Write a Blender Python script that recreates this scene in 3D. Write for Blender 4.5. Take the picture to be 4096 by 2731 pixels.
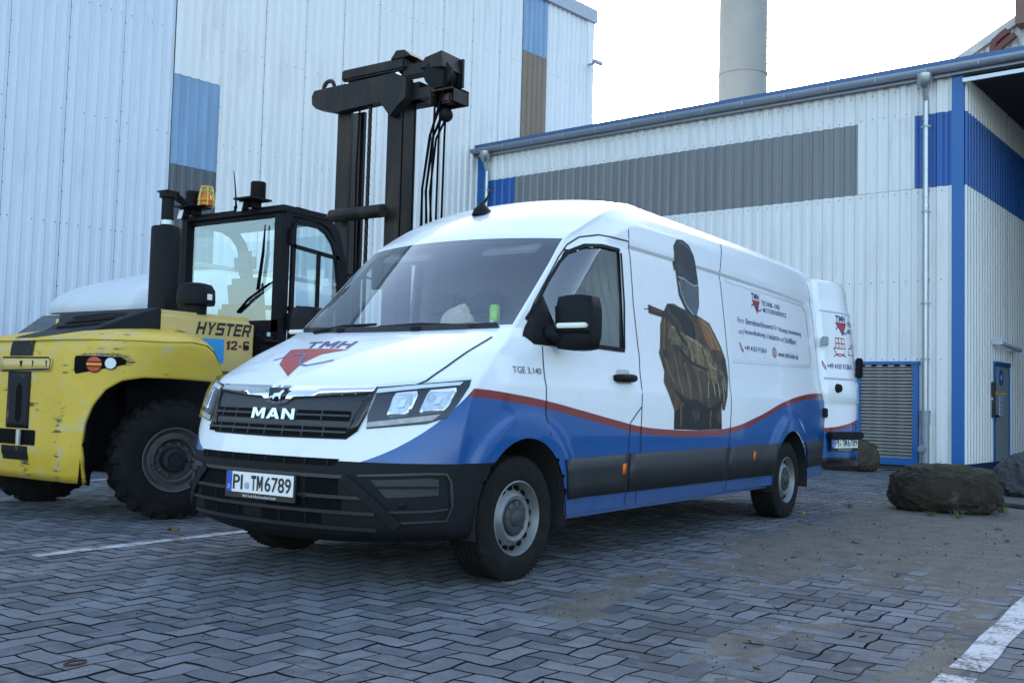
import bpy, bmesh, math, random
import numpy as np
from mathutils import Vector, Matrix, noise
from mathutils.bvhtree import BVHTree
R = math.radians
for o in list(bpy.data.objects): bpy.data.objects.remove(o)
SC = bpy.context.scene
COL = SC.collection
rnd = random.Random(7)

# ---------------------------------------------------------------- camera
cam = bpy.data.cameras.new('camera'); cam_o = bpy.data.objects.new('camera', cam); COL.objects.link(cam_o)
cam.sensor_width = 36.0; cam.lens = 35.858; cam.clip_start = .05; cam.clip_end = 2000
_yaw, _pit, _rol = .59947778, .05872573, .02632154
_f = Vector((math.cos(_pit)*math.cos(_yaw), math.cos(_pit)*math.sin(_yaw), math.sin(_pit)))
_r = Vector((math.sin(_yaw), -math.cos(_yaw), 0)); _u = _r.cross(_f)
_r2 = math.cos(_rol)*_r + math.sin(_rol)*_u; _u2 = -math.sin(_rol)*_r + math.cos(_rol)*_u
_m = Matrix((_r2, _u2, -_f)).transposed().to_4x4(); _m.translation = (-4.86502, -4.23550, 1.01199)
cam_o.matrix_world = _m
SC.camera = cam_o

# ---------------------------------------------------------------- sky, sun, exposure
SUN_AZ = math.atan2(.426, .866)          # direction towards the sun, from +X
SUN_EL = R(16.3)
w = bpy.data.worlds.new('World'); SC.world = w; w.use_nodes = True
nt = w.node_tree; bg = nt.nodes['Background']
sky = nt.nodes.new('ShaderNodeTexSky'); sky.sky_type = 'NISHITA'; sky.sun_disc = False
sky.sun_elevation = SUN_EL; sky.sun_rotation = math.pi/2 - SUN_AZ
sky.air_density = 1.0; sky.dust_density = 2.2; sky.ozone_density = 1.0
nt.links.new(sky.outputs[0], bg.inputs[0]); bg.inputs[1].default_value = .15
sun = bpy.data.lights.new('sun', 'SUN'); sun.energy = 3.0; sun.angle = R(.53); sun.color = (1, .93, .82)
sun_o = bpy.data.objects.new('sun', sun); COL.objects.link(sun_o)
_sd = Vector((math.cos(SUN_EL)*math.cos(SUN_AZ), math.cos(SUN_EL)*math.sin(SUN_AZ), math.sin(SUN_EL)))
sun_o.rotation_euler = _sd.to_track_quat('Z', 'Y').to_euler(); sun_o.location = (20, 10, 30)
SC.view_settings.view_transform = 'Standard'; SC.view_settings.look = 'None'
SC.view_settings.exposure = 2.25; SC.view_settings.gamma = 1; SC.view_settings.use_curve_mapping = False

# ---------------------------------------------------------------- helpers
MATS = {}
def mat(name, col, rough=.5, metal=0., var=.0, vscale=4., bump=0., bscale=60., dirt=None, dscale=3., dlo=.5, dhi=.7, coat=0., stretch=None, spec=.5, emis=None):
    if name in MATS: return MATS[name]
    m = bpy.data.materials.new(name); m.use_nodes = True; t = m.node_tree; N = t.nodes; Lk = t.links.new
    b = N['Principled BSDF']; c4 = (*col, 1)
    b.inputs['Base Color'].default_value = c4; b.inputs['Roughness'].default_value = rough; b.inputs['Metallic'].default_value = metal
    b.inputs['Coat Weight'].default_value = coat; b.inputs['Coat Roughness'].default_value = .05
    b.inputs['Specular IOR Level'].default_value = spec
    if emis: b.inputs['Emission Color'].default_value = (*emis[0], 1); b.inputs['Emission Strength'].default_value = emis[1]
    co = N.new('ShaderNodeTexCoord'); src = co.outputs['Object']
    if stretch:
        mp = N.new('ShaderNodeMapping'); mp.inputs['Scale'].default_value = stretch; Lk(src, mp.inputs[0]); src = mp.outputs[0]
    cur = None
    if var:
        n = N.new('ShaderNodeTexNoise'); n.inputs['Scale'].default_value = vscale; n.inputs['Detail'].default_value = 6; n.inputs['Roughness'].default_value = .65; Lk(src, n.inputs['Vector'])
        mr = N.new('ShaderNodeMapRange'); mr.inputs['From Min'].default_value = .25; mr.inputs['From Max'].default_value = .75
        mr.inputs['To Min'].default_value = 1-var; mr.inputs['To Max'].default_value = 1+var; Lk(n.outputs['Fac'], mr.inputs['Value'])
        mx = N.new('ShaderNodeVectorMath'); mx.operation = 'SCALE'; mx.inputs[0].default_value = col; Lk(mr.outputs[0], mx.inputs['Scale']); cur = mx.outputs[0]
        rr = N.new('ShaderNodeMapRange'); rr.inputs['To Min'].default_value = max(0, rough-.12); rr.inputs['To Max'].default_value = min(1, rough+.12)
        Lk(n.outputs['Fac'], rr.inputs['Value']); Lk(rr.outputs[0], b.inputs['Roughness'])
    if dirt:
        n = N.new('ShaderNodeTexNoise'); n.inputs['Scale'].default_value = dscale; n.inputs['Detail'].default_value = 9; n.inputs['Roughness'].default_value = .72; Lk(src, n.inputs['Vector'])
        mr = N.new('ShaderNodeMapRange'); mr.inputs['From Min'].default_value = dlo; mr.inputs['From Max'].default_value = dhi; Lk(n.outputs['Fac'], mr.inputs['Value'])
        mx = N.new('ShaderNodeMix'); mx.data_type = 'RGBA'; Lk(mr.outputs[0], mx.inputs[0])
        if cur: Lk(cur, mx.inputs[6])
        else: mx.inputs[6].default_value = c4
        mx.inputs[7].default_value = (*dirt, 1); cur = mx.outputs[2]
    if cur: Lk(cur, b.inputs['Base Color'])
    if bump:
        n = N.new('ShaderNodeTexNoise'); n.inputs['Scale'].default_value = bscale; n.inputs['Detail'].default_value = 5; Lk(src, n.inputs['Vector'])
        bp = N.new('ShaderNodeBump'); bp.inputs['Strength'].default_value = bump; bp.inputs['Distance'].default_value = .01
        Lk(n.outputs['Fac'], bp.inputs['Height']); Lk(bp.outputs[0], b.inputs['Normal'])
    MATS[name] = m; return m
def glass(name, tint=(.8,.9,.88), gcol=(1,1,1), rough=.02, ior=1.5, dirtmix=0.):
    m = bpy.data.materials.new(name); m.use_nodes = True; t = m.node_tree; N = t.nodes; N.clear(); Lk = t.links.new
    o = N.new('ShaderNodeOutputMaterial'); tr = N.new('ShaderNodeBsdfTransparent'); tr.inputs[0].default_value = (*tint, 1)
    gl = N.new('ShaderNodeBsdfGlossy'); gl.inputs[0].default_value = (*gcol, 1); gl.inputs['Roughness'].default_value = rough
    fr = N.new('ShaderNodeFresnel'); gg = N.new('ShaderNodeNewGeometry'); rg = N.new('ShaderNodeMapRange'); rg.inputs['To Min'].default_value = ior; rg.inputs['To Max'].default_value = 1/ior; Lk(gg.outputs['Backfacing'], rg.inputs['Value']); Lk(rg.outputs[0], fr.inputs[0]); mx = N.new('ShaderNodeMixShader')
    Lk(fr.outputs[0], mx.inputs[0]); Lk(tr.outputs[0], mx.inputs[1]); Lk(gl.outputs[0], mx.inputs[2]); last = mx.outputs[0]
    if dirtmix:
        df = N.new('ShaderNodeBsdfDiffuse'); df.inputs[0].default_value = (.5, .52, .5, 1)
        co = N.new('ShaderNodeTexCoord'); n = N.new('ShaderNodeTexNoise'); n.inputs['Scale'].default_value = 3; n.inputs['Detail'].default_value = 8; Lk(co.outputs['Object'], n.inputs['Vector'])
        mm = N.new('ShaderNodeMath'); mm.operation = 'MULTIPLY'; mm.inputs[1].default_value = dirtmix*2; Lk(n.outputs['Fac'], mm.inputs[0])
        m2 = N.new('ShaderNodeMixShader'); Lk(mm.outputs[0], m2.inputs[0]); Lk(last, m2.inputs[1]); Lk(df.outputs[0], m2.inputs[2]); last = m2.outputs[0]
    Lk(last, o.inputs[0]); MATS[name] = m; return m

def link(name, me, parent=None, mats=None, smooth=False):
    o = bpy.data.objects.new(name, me); COL.objects.link(o)
    if parent is not None: o.parent = parent
    if mats is not None:
        for m in (mats if isinstance(mats, (list, tuple)) else [mats]): me.materials.append(m)
    if smooth: me.shade_smooth()
    return o
def raw(name, verts, faces, m=None, parent=None, smooth=False):
    me = bpy.data.meshes.new(name); me.from_pydata([tuple(v) for v in verts], [], [tuple(f) for f in faces]); me.update()
    return link(name, me, parent, m, smooth)
def obj(name, bm, m=None, parent=None, smooth=False, angle=None):
    me = bpy.data.meshes.new(name); bmesh.ops.recalc_face_normals(bm, faces=bm.faces); bm.to_mesh(me); bm.free()
    o = link(name, me, parent, m, smooth)
    if angle is not None:
        me.shade_smooth()
        try: me.set_sharp_from_angle(angle=R(angle))
        except Exception: pass
    return o
def NB(): return bmesh.new()
def box(bm, c, s, rot=None, bev=0.):
    r = bmesh.ops.create_cube(bm, size=1); M = Matrix.Translation(c) @ (rot.to_4x4() if rot else Matrix()) @ Matrix.Diagonal((*s, 1))
    bmesh.ops.transform(bm, matrix=M, verts=r['verts'])
    if bev:
        es = list({e for v in r['verts'] for e in v.link_edges}); bmesh.ops.bevel(bm, geom=es, offset=bev, segments=2, affect='EDGES')
    return r
def box2(bm, a, b, bev=0.):
    a = Vector(a); b = Vector(b); return box(bm, (a+b)/2, [abs(q) for q in (b-a)], None, bev)
def cyl(bm, p, q, r, r2=None, n=12, caps=True):
    p = Vector(p); q = Vector(q); d = q-p
    rr = bmesh.ops.create_cone(bm, cap_ends=caps, segments=n, radius1=r, radius2=r if r2 is None else r2, depth=d.length)
    M = Matrix.Translation((p+q)/2) @ d.to_track_quat('Z', 'Y').to_matrix().to_4x4()
    bmesh.ops.transform(bm, matrix=M, verts=rr['verts']); return rr
def tube(bm, pts, r, n=6):
    pts = [Vector(p) for p in pts]; rings = []
    for i, p in enumerate(pts):
        d = (pts[min(i+1, len(pts)-1)]-pts[max(i-1, 0)]).normalized()
        a = d.orthogonal().normalized() if i == 0 else (pa - d*pa.dot(d)).normalized()
        pa = a; b = d.cross(a); rad = r[i] if isinstance(r, (list, tuple)) else r
        rings.append([bm.verts.new(p+(a*math.cos(t)+b*math.sin(t))*rad) for t in [2*math.pi*k/n for k in range(n)]])
    for A, B in zip(rings, rings[1:]):
        for k in range(n): bm.faces.new((A[k], A[(k+1) % n], B[(k+1) % n], B[k]))
    bm.faces.new(rings[0][::-1]); bm.faces.new(rings[-1])
def lathe(bm, prof, n=32, axis='Z', close=False, ang0=0.):
    """prof: (radius, height) pairs; axis of revolution"""
    rings = []
    for (r, h) in prof:
        ring = []
        for k in range(n):
            t = 2*math.pi*k/n+ang0; a, b = r*math.cos(t), r*math.sin(t)
            ring.append(bm.verts.new({'Z': (a, b, h), 'Y': (a, h, b), 'X': (h, a, b)}[axis]))
        rings.append(ring)
    prs = list(zip(rings, rings[1:])) + ([(rings[-1], rings[0])] if close else [])
    for A, B in prs:
        for k in range(n): bm.faces.new((A[k], A[(k+1) % n], B[(k+1) % n], B[k]))
    return rings
def prism(bm, pts, d):
    """extrude a planar polygon (3D points) by vector d"""
    d = Vector(d); A = [bm.verts.new(p) for p in pts]; B = [bm.verts.new(Vector(p)+d) for p in pts]; n = len(pts)
    bm.faces.new(A[::-1]); bm.faces.new(B)
    for i in range(n): bm.faces.new((A[i], A[(i+1) % n], B[(i+1) % n], B[i]))
def empty(name, loc=(0,0,0), rz=0.):
    o = bpy.data.objects.new(name, None); COL.objects.link(o); o.location = loc; o.rotation_euler = (0, 0, rz); o.empty_display_size = .2; return o
def tag(o, label=None, cat=None, group=None, kind=None):
    if label: o['label'] = label
    if cat: o['category'] = cat
    if group: o['group'] = group
    if kind: o['kind'] = kind
    return o
def rot_z(a): return Matrix.Rotation(a, 3, 'Z')
def copy_tree(o, parent=None):
    cc = o.copy(); COL.objects.link(cc)
    if parent is not None: cc.parent = parent
    for ch in list(o.children): copy_tree(ch, cc)
    return cc
def catmull(P, t):
    """P array (n,k); t in [0,n-1]"""
    n = len(P); i = min(int(t), n-2); f = t-i
    p0, p1, p2, p3 = P[max(i-1, 0)], P[i], P[i+1], P[min(i+2, n-1)]
    return .5*((2*p1)+(-p0+p2)*f+(2*p0-5*p1+4*p2-p3)*f*f+(-p0+3*p1-3*p2+p3)*f**3)
_txt = {}
def text_mesh(s, bold=0.):
    """2D verts and faces of a word, normalised to the unit box"""
    if (s, bold) in _txt: return _txt[(s, bold)]
    cu = bpy.data.curves.new('txt', 'FONT'); cu.body = s; cu.offset = bold; cu.resolution_u = 3; cu.fill_mode = 'FRONT'
    o = bpy.data.objects.new('txt', cu); COL.objects.link(o)
    bpy.context.view_layer.update()
    me = o.to_mesh(); V = np.array([v.co[:2] for v in me.vertices]); Fc = [tuple(p.vertices) for p in me.polygons]
    o.to_mesh_clear(); bpy.data.objects.remove(o)
    lo, hi = V.min(0), V.max(0); V = (V-lo)/(hi-lo); _txt[(s, bold)] = (V, Fc); return V, Fc
GL = {'M': (1.15, [[(0,0),(0,1),(.27,1),(.5,.50),(.73,1),(1,1),(1,0),(.77,0),(.77,.60),(.585,.18),(.415,.18),(.23,.60),(.23,0)]]),
 'A': (1.1, [[(0,0),(.36,1),(.52,1),(.52,.74),(.44,.46),(.24,0)], [(.5,1),(.64,1),(1,0),(.76,0),(.56,.46),(.5,.74)], [(.28,.18),(.72,.18),(.66,.38),(.34,.38)]]),
 'N': (1.0, [[(0,0),(0,1),(.26,1),(.74,.38),(.74,1),(1,1),(1,0),(.75,0),(.26,.62),(.26,0)]]),
 'T': (.95, [[(0,.78),(0,1),(1,1),(1,.78),(.62,.78),(.62,0),(.38,0),(.38,.78)]]),
 'H': (1.0, [[(0,0),(0,1),(.25,1),(.25,.61),(.75,.61),(.75,1),(1,1),(1,0),(.75,0),(.75,.39),(.25,.39),(.25,0)]]),
 'Y': (1.0, [[(0,1),(.26,1),(.5,.62),(.74,1),(1,1),(.62,.42),(.62,0),(.38,0),(.38,.42)]]),
 'S': (1.0, [[(0,.98),(.06,1),(1,1),(1,.80),(.24,.80),(.24,.61),(.94,.61),(1,.55),(1,.05),(.94,0),(0,0),(0,.20),(.76,.20),(.76,.40),(.06,.40),(0,.46)]]),
 'E': (.92, [[(0,0),(0,1),(1,1),(1,.80),(.26,.80),(.26,.60),(.92,.60),(.92,.41),(.26,.41),(.26,.20),(1,.20),(1,0)]]),
 'R': (1.0, [[(0,0),(0,1),(.94,1),(1,.94),(1,.44),(.94,.38),(.84,.36),(1,0),(.73,0),(.57,.36),(.25,.36),(.25,.55),(.75,.55),(.75,.81),(.25,.81),(.25,.36),(.25,0)]]),
 '1': (.5, [[(.3,0),(.3,.74),(0,.62),(0,.82),(.5,1),(1,1),(1,0)]]), '-': (.5, [[(.1,.30),(.9,.30),(.9,.50),(.1,.50)]]),
 '2': (.9, [[(0,0),(0,.24),(.66,.58),(.66,.80),(.30,.80),(.28,.68),(0,.68),(.04,.92),(.2,1),(.8,1),(.96,.88),(.96,.54),(.86,.42),(.42,.21),(1,.21),(1,0)]]),
 '6': (.9, [[(.16,0),(0,.12),(0,.88),(.16,1),(.84,1),(.98,.86),(.98,.74),(.70,.74),(.68,.81),(.30,.81),(.30,.60),(.30,.42),(.70,.42),(.70,.19),(.30,.19),(.30,.42),(.30,.60),(.84,.60),(1,.48),(1,.12),(.84,0)]])}
def glyph_mesh(s, gap=.16):
    V = []; Fc = []; x = 0.
    for ch in s:
        wd, ps = GL[ch]
        for p in ps: b = len(V); V += [(x+a*wd, q) for a, q in p]; Fc.append(tuple(range(b, b+len(p))))
        x += wd+gap
    V = np.array(V); V[:, 0] /= (x-gap); return V, Fc
class Surf:
    """a surface decals and panels are laid on"""
    def __init__(self, objs):
        V = []; Fc = []
        for o in objs:
            b = len(V); V += [o.matrix_local @ v.co if o.parent else v.co for v in o.data.vertices]; Fc += [[b+i for i in p.vertices] for p in o.data.polygons]
        self.t = BVHTree.FromPolygons(V, Fc)
    def put(self, p, d, off):
        d = Vector(d).normalized(); p = Vector(p); h = self.t.ray_cast(p-d*1.2, d)
        if h[0] is None:
            h = self.t.find_nearest(p)
        nrm = h[1] if h[1].dot(d) < 0 else -h[1]
        return h[0]+nrm*off
    def text(self, name, s, tl, tr, bl, br, d, off, m, parent, bold=0.):
        V, Fc = glyph_mesh(s) if bold == 'G' else text_mesh(s, bold); tl, tr, bl, br = map(Vector, (tl, tr, bl, br))
        P = [self.put((bl*(1-u)+br*u)*(1-v)+(tl*(1-u)+tr*u)*v, d, off) for u, v in V]
        return raw(name, P, Fc, m, parent)
    def patch(self, name, pts, d, off, m, parent, cell=.06, thick=0., smooth=True):
        d = Vector(d).normalized(); up = Vector((0, 0, 1)) if abs(d.z) < .9 else Vector((1, 0, 0))
        a = d.cross(up).normalized(); b = a.cross(d)
        q = [Vector(p) for p in pts]; bm = NB(); vs = [bm.verts.new((p.dot(a), p.dot(b), 0)) for p in q]; bm.faces.new(vs)
        dd = sum((p.dot(d) for p in q))/len(q)
        xs = [v.co.x for v in bm.verts]; ys = [v.co.y for v in bm.verts]
        for ax, lo, hi in ((0, min(xs), max(xs)), (1, min(ys), max(ys))):
            k = max(1, int((hi-lo)/cell))
            for i in range(1, k):
                co = [0, 0, 0]; no = [0, 0, 0]; co[ax] = lo+(hi-lo)*i/k; no[ax] = 1
                bmesh.ops.bisect_plane(bm, geom=bm.verts[:]+bm.edges[:]+bm.faces[:], plane_co=co, plane_no=no)
        for v in bm.verts: v.co = self.put(a*v.co.x+b*v.co.y+d*dd, d, off)
        me = bpy.data.meshes.new(name); bm.normal_update()
        if sum(f.normal.dot(d) for f in bm.faces) > 0: bmesh.ops.reverse_faces(bm, faces=bm.faces)
        bm.to_mesh(me); bm.free(); o = link(name, me, parent, m, smooth)
        if thick:
            md = o.modifiers.new('s', 'SOLIDIFY'); md.thickness = thick; md.offset = -1
        return o
    def strip(self, name, pts, d, wd, off, m, parent, step=.05):
        d = Vector(d).normalized(); P = [Vector(p) for p in pts]; Q = []
        for p, q in zip(P, P[1:]):
            k = max(1, int((q-p).length/step)); Q += [p+(q-p)*i/k for i in range(k)]
        Q.append(P[-1]); V = []; Fc = []
        for i, p in enumerate(Q):
            t = (Q[min(i+1, len(Q)-1)]-Q[max(i-1, 0)]).normalized(); s = d.cross(t).normalized()*wd/2
            V += [self.put(p-s, d, off), self.put(p+s, d, off)]
        for i in range(len(Q)-1): Fc.append((2*i, 2*i+1, 2*i+3, 2*i+2))
        return raw(name, V, Fc, m, parent, True)

# ---------------------------------------------------------------- shared materials
WHITE = mat('white_paint', (.80, .81, .82), .18, coat=.8)
BLACKP = mat('black_plastic', (.011, .012, .0135), .6, var=.25, vscale=9, bump=.12, bscale=400, spec=.13)
DARKP = mat('dark_recess', (.004, .004, .0045), .8, spec=.1)
GREYP = mat('grey_plastic', (.03, .031, .035), .5, var=.2)
CHROME = mat('chrome', (.8, .82, .84), .08, 1.)
SILVER = mat('silver_lacquer', (.20, .205, .21), .5, .55, var=.12, vscale=14)
RUBBER = mat('rubber', (.010, .0098, .0095), .85, var=.35, vscale=12, bump=.25, bscale=120, dirt=(.035, .031, .027), dlo=.52, dhi=.85, dscale=9, spec=.2)
STEEL = mat('galvanised_steel', (.42, .45, .48), .38, .9, var=.18, vscale=7)
BLUE = mat('blue_print', (.004, .065, .28), .22, coat=.6)
NAVY = mat('navy_print', (.016, .032, .14), .4)
RED = mat('red_print', (.36, .022, .018), .4)
WGLASS = glass('vehicle_glass', (.86, .91, .91), gcol=(.90, .96, 1), ior=2.3, dirtmix=.015)
# ================================================================ ground
def ground_mat(name, kind):
    m = bpy.data.materials.new(name); m.use_nodes = True; t = m.node_tree; N = t.nodes; Lk = t.links.new; b = N['Principled BSDF']
    b.inputs['Roughness'].default_value = .72
    geo = N.new('ShaderNodeNewGeometry'); oi = N.new('ShaderNodeObjectInfo'); pos = geo.outputs['Position']
    def noi(s, d=6, r=.6):
        n = N.new('ShaderNodeTexNoise'); n.inputs['Scale'].default_value = s; n.inputs['Detail'].default_value = d; n.inputs['Roughness'].default_value = r; Lk(pos, n.inputs['Vector']); return n.outputs['Fac']
    def rng(x, a, bb, c, d):
        n = N.new('ShaderNodeMapRange'); n.inputs['From Min'].default_value = a; n.inputs['From Max'].default_value = bb; n.inputs['To Min'].default_value = c; n.inputs['To Max'].default_value = d; Lk(x, n.inputs['Value']); return n.outputs[0]
    def mul(x, y):
        n = N.new('ShaderNodeMath'); n.operation = 'MULTIPLY'; Lk(x, n.inputs[0]); Lk(y, n.inputs[1]); return n.outputs[0]
    def mixc(f, a, bb):
        n = N.new('ShaderNodeMix'); n.data_type = 'RGBA'; Lk(f, n.inputs[0])
        for i, q in ((6, a), (7, bb)):
            if isinstance(q, tuple): n.inputs[i].default_value = (*q, 1)
            else: Lk(q, n.inputs[i])
        return n.outputs[2]
    def bump(h, s, d):
        bp = N.new('ShaderNodeBump'); bp.inputs['Strength'].default_value = s; bp.inputs['Distance'].default_value = d; Lk(h, bp.inputs['Height']); Lk(bp.outputs[0], b.inputs['Normal'])
    if kind == 'paver':
        ad = N.new('ShaderNodeMath'); ad.operation = 'ADD'; Lk(geo.outputs['Random Per Island'], ad.inputs[0]); Lk(oi.outputs['Random'], ad.inputs[1])
        fr = N.new('ShaderNodeMath'); fr.operation = 'FRACT'; Lk(ad.outputs[0], fr.inputs[0])
        base = mixc(fr.outputs[0], (.080, .088, .100), (.190, .202, .220))
        worn = rng(mul(noi(1.3, 3), noi(9, 7)), .24, .40, 0., .85); base = mixc(worn, base, (.24, .25, .27))
        dk = rng(noi(.8, 5), .30, .52, .72, 1.); v = N.new('ShaderNodeVectorMath'); v.operation = 'SCALE'; Lk(base, v.inputs[0]); Lk(dk, v.inputs['Scale'])
        sp = rng(noi(140, 3, .8), .62, .75, 0., .5); base = mixc(sp, v.outputs[0], (.24, .24, .24))
        sd = rng(mul(noi(.9, 5), noi(28, 6, .7)), .30, .42, 0., .75); base = mixc(sd, base, (.12, .112, .098))
        pk = rng(noi(75, 2, .8), .60, .68, 0., .8); base = mixc(pk, base, (.022, .023, .026))
        Lk(base, b.inputs['Base Color']); b.inputs['Roughness'].default_value = .85; b.inputs['Specular IOR Level'].default_value = .3; bump(noi(110, 5, .8), .8, .01)
    elif kind == 'sand':
        base = mixc(rng(noi(5, 8, .75), .3, .7, 0., 1.), (.072, .063, .052), (.190, .168, .138)); mid = rng(noi(38, 5, .75), .52, .66, 0., .6); base = mixc(mid, base, (.045, .040, .034)); mid2 = rng(noi(55, 4, .75), .58, .70, 0., .6); base = mixc(mid2, base, (.24, .225, .20)); gr = rng(noi(260, 3, .8), .52, .66, 0., .65)
        base = mixc(gr, base, (.022, .019, .016)); gl = rng(noi(190, 2, .8), .60, .70, 0., .7); base = mixc(gl, base, (.26, .24, .21))
        Lk(base, b.inputs['Base Color']); b.inputs['Roughness'].default_value = .9; bump(noi(200, 4, .8), .6, .008)
    elif kind == 'joint':
        base = mixc(noi(4), (.007, .007, .007), (.022, .020, .017)); Lk(base, b.inputs['Base Color']); b.inputs['Specular IOR Level'].default_value = .1; b.inputs['Roughness'].default_value = .95; bump(noi(160, 3), .6, .008)
    elif kind == 'paint':
        wr = rng(mul(noi(6, 5), noi(60, 5, .75)), .22, .33, 0., 1.); base = mixc(wr, (.50, .51, .52), (.08, .083, .09)); Lk(base, b.inputs['Base Color']); bump(noi(150, 4, .75), .4, .006)
    elif kind == 'far':
        br = N.new('ShaderNodeTexBrick'); br.inputs['Scale'].default_value = 1; br.inputs['Brick Width'].default_value = .23; br.inputs['Row Height'].default_value = .115; br.inputs['Mortar Size'].default_value = .006
        br.inputs[1].default_value = (.045, .048, .054, 1); br.inputs[2].default_value = (.09, .094, .10, 1); br.inputs[3].default_value = (.015, .014, .013, 1); Lk(pos, br.inputs['Vector'])
        sd = rng(mul(noi(.6, 5), noi(15, 6, .7)), .26, .40, 0., .8); base = mixc(sd, br.outputs[0], (.11, .10, .085)); Lk(base, b.inputs['Base Color']); bump(noi(150, 4), .3, .006)
    return m
M_PAVER, M_SAND, M_JOINT, M_LINE, M_FAR = [ground_mat('ground_'+k, k) for k in ('paver', 'sand', 'joint', 'paint', 'far')]
gr = raw('ground', [(-300, -300, -.034), (400, -300, -.034), (400, 400, -.034), (-300, 400, -.034)], [(0, 1, 2, 3)], M_FAR); tag(gr, kind='structure')
PW = .1155                                    # half length of one paver
CX, CY = -4.865, -4.2355
PX0, PX1, PY0, PY1 = -7.0, 14.3, -9.0, 11.8
paving = raw('paving', [(PX0, PY0, -.018), (PX1, PY0, -.018), (PX1, PY1, -.018), (PX0, PY1, -.018)], [(0, 1, 2, 3)], M_JOINT); tag(paving, kind='structure')
def warp(x, y):
    k = math.pi/PW; return (x+.0068*math.sin(k*y+.6)+.0032*math.sin(2*k*y), y+.0068*math.sin(k*x+1.9)+.0032*math.sin(2*k*x))
def in_view(x, y):
    dx, dy = x-CX, y-CY; dep = dx*math.cos(_yaw)+dy*math.sin(_yaw); lat = dx*math.sin(_yaw)-dy*math.cos(_yaw)
    return dep > 1.2 and abs(lat) < dep*.62+2.4, dep
def paver_rings(x0, y0, x1, y1, g):
    """outline of one paver: top ring, chamfer ring, bottom ring"""
    out = []
    dz = g.uniform(-.0016, .0016); tx = g.uniform(-.006, .006); ty = g.uniform(-.006, .006); cx, cy = (x0+x1)/2, (y0+y1)/2
    for ins, z in ((.0062, 0.), (.0038, -.0045), (.0032, -.03)):
        a0, b0, a1, b1 = x0+ins, y0+ins, x1-ins, y1-ins; P = []
        nx = 4 if (x1-x0) > (y1-y0) else 2; ny = 6-nx
        for i in range(nx): P.append((a0+(a1-a0)*i/nx, b0))
        for i in range(ny): P.append((a1, b0+(b1-b0)*i/ny))
        for i in range(nx): P.append((a1-(a1-a0)*i/nx, b1))
        for i in range(ny): P.append((a0, b1-(b1-b0)*i/ny))
        out.append([(*warp(px, py), z+dz+(px-cx)*tx+(py-cy)*ty) for px, py in P])
    return out
def joint_sides(o, n):
    o.data.materials.append(M_JOINT); k = len(rings_faces(n)); a = np.ones(len(o.data.polygons), dtype=np.int32); a[::k] = 0; o.data.polygons.foreach_set('material_index', a); return o
def rings_faces(n): return range(1+2*n)
def paver_mesh(rings, V, Fc):
    b = len(V); n = len(rings[0])
    for r in rings: V += r
    Fc.append(tuple(range(b, b+n)))
    for k in range(2):
        for i in range(n): j = (i+1) % n; Fc.append((b+(k+1)*n+i, b+(k+1)*n+j, b+k*n+j, b+k*n+i))
pv = []
ni0, ni1 = int(PX0/PW), int(PX1/PW); nj0, nj1 = int(PY0/PW), int(PY1/PW)
for i in range(ni0, ni1):
    for j in range(nj0, nj1):
        k = (i-j) % 4                          # herringbone
        if k == 0: r = (i*PW, j*PW, (i+2)*PW, (j+1)*PW)
        elif k == 2: r = (i*PW, (j-1)*PW, (i+1)*PW, (j+1)*PW)
        else: continue
        ok, dep = in_view((r[0]+r[2])/2, (r[1]+r[3])/2)
        if ok and dep < 17.5: pv.append((dep, r))
pv.sort(key=lambda q: q[0])
vis = []
for dep, r in pv:                              # nearest ones wholly inside the frame
    x, y = (r[0]+r[2])/2, (r[1]+r[3])/2; dx, dy = x-CX, y-CY; lat = dx*math.sin(_yaw)-dy*math.cos(_yaw)
    if len(vis) < 290 and dep > 3.35 and abs(lat) < dep*.52: vis.append((dep, r))
vs_ = set(vis)
for dep, r in vis:
    V = []; Fc = []; paver_mesh(paver_rings(*r, rnd), V, Fc); joint_sides(raw('paver', V, Fc, M_PAVER, paving), 12)
V = []; Fc = []
for q in pv:
    if q not in vs_: paver_mesh(paver_rings(*q[1], rnd), V, Fc)
tag(joint_sides(raw('pavers', V, Fc, M_PAVER, paving), 12), kind='stuff')

# drifted sand lying over the joints
def fbm(x, y, s, o=4):
    return noise.fractal(Vector((x*s, y*s, 3.7)), .7, 2.1, o)
BL = [(5.2, -2.3, 3.4, .75, 1.3), (3.0, -1.7, 1.9, .5, 1.15), (7.5, -1.9, 2.6, 1.1, 1.0), (8.5, -3.6, 3.0, 1.2, 1.0), (4.6, -3.2, 1.8, .45, .95), (.25, -1.55, .55, .22, 1.0), (-.6, -1.65, .5, .22, .8),
      (.9, -2.1, .75, .16, .85), (1.3, -2.55, .6, .18, .75), (-.75, -2.55, .85, .19, 1.05), (-1.35, -2.75, .5, .16, .8), (-.1, -2.75, .6, .12, .7), (-1.25, -.15, .5, .14, .85), (1.2, -3.2, 1.4, .18, .75), (2.4, -2.95, 1.3, .3, .9), (-1.7, -3.2, .5, .2, .8), (-.4, -3.35, .9, .16, .8), (6.2, -5.0, 3, 1, .9), (11, 0, 4, 1.4, .6)]
def sand_h(x, y):
    h = -.85
    for bx, by, sx, sy, a in BL:
        q = ((x-bx)/sx)**2+((y-by)/sy)**2
        if q < 9: h += a*math.exp(-q)
    h += .55*fbm(x, y, 1.4)+.22*fbm(x+9, y, 7, 3)
    return max(-.0045, min(.0055, h*.007))
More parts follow.
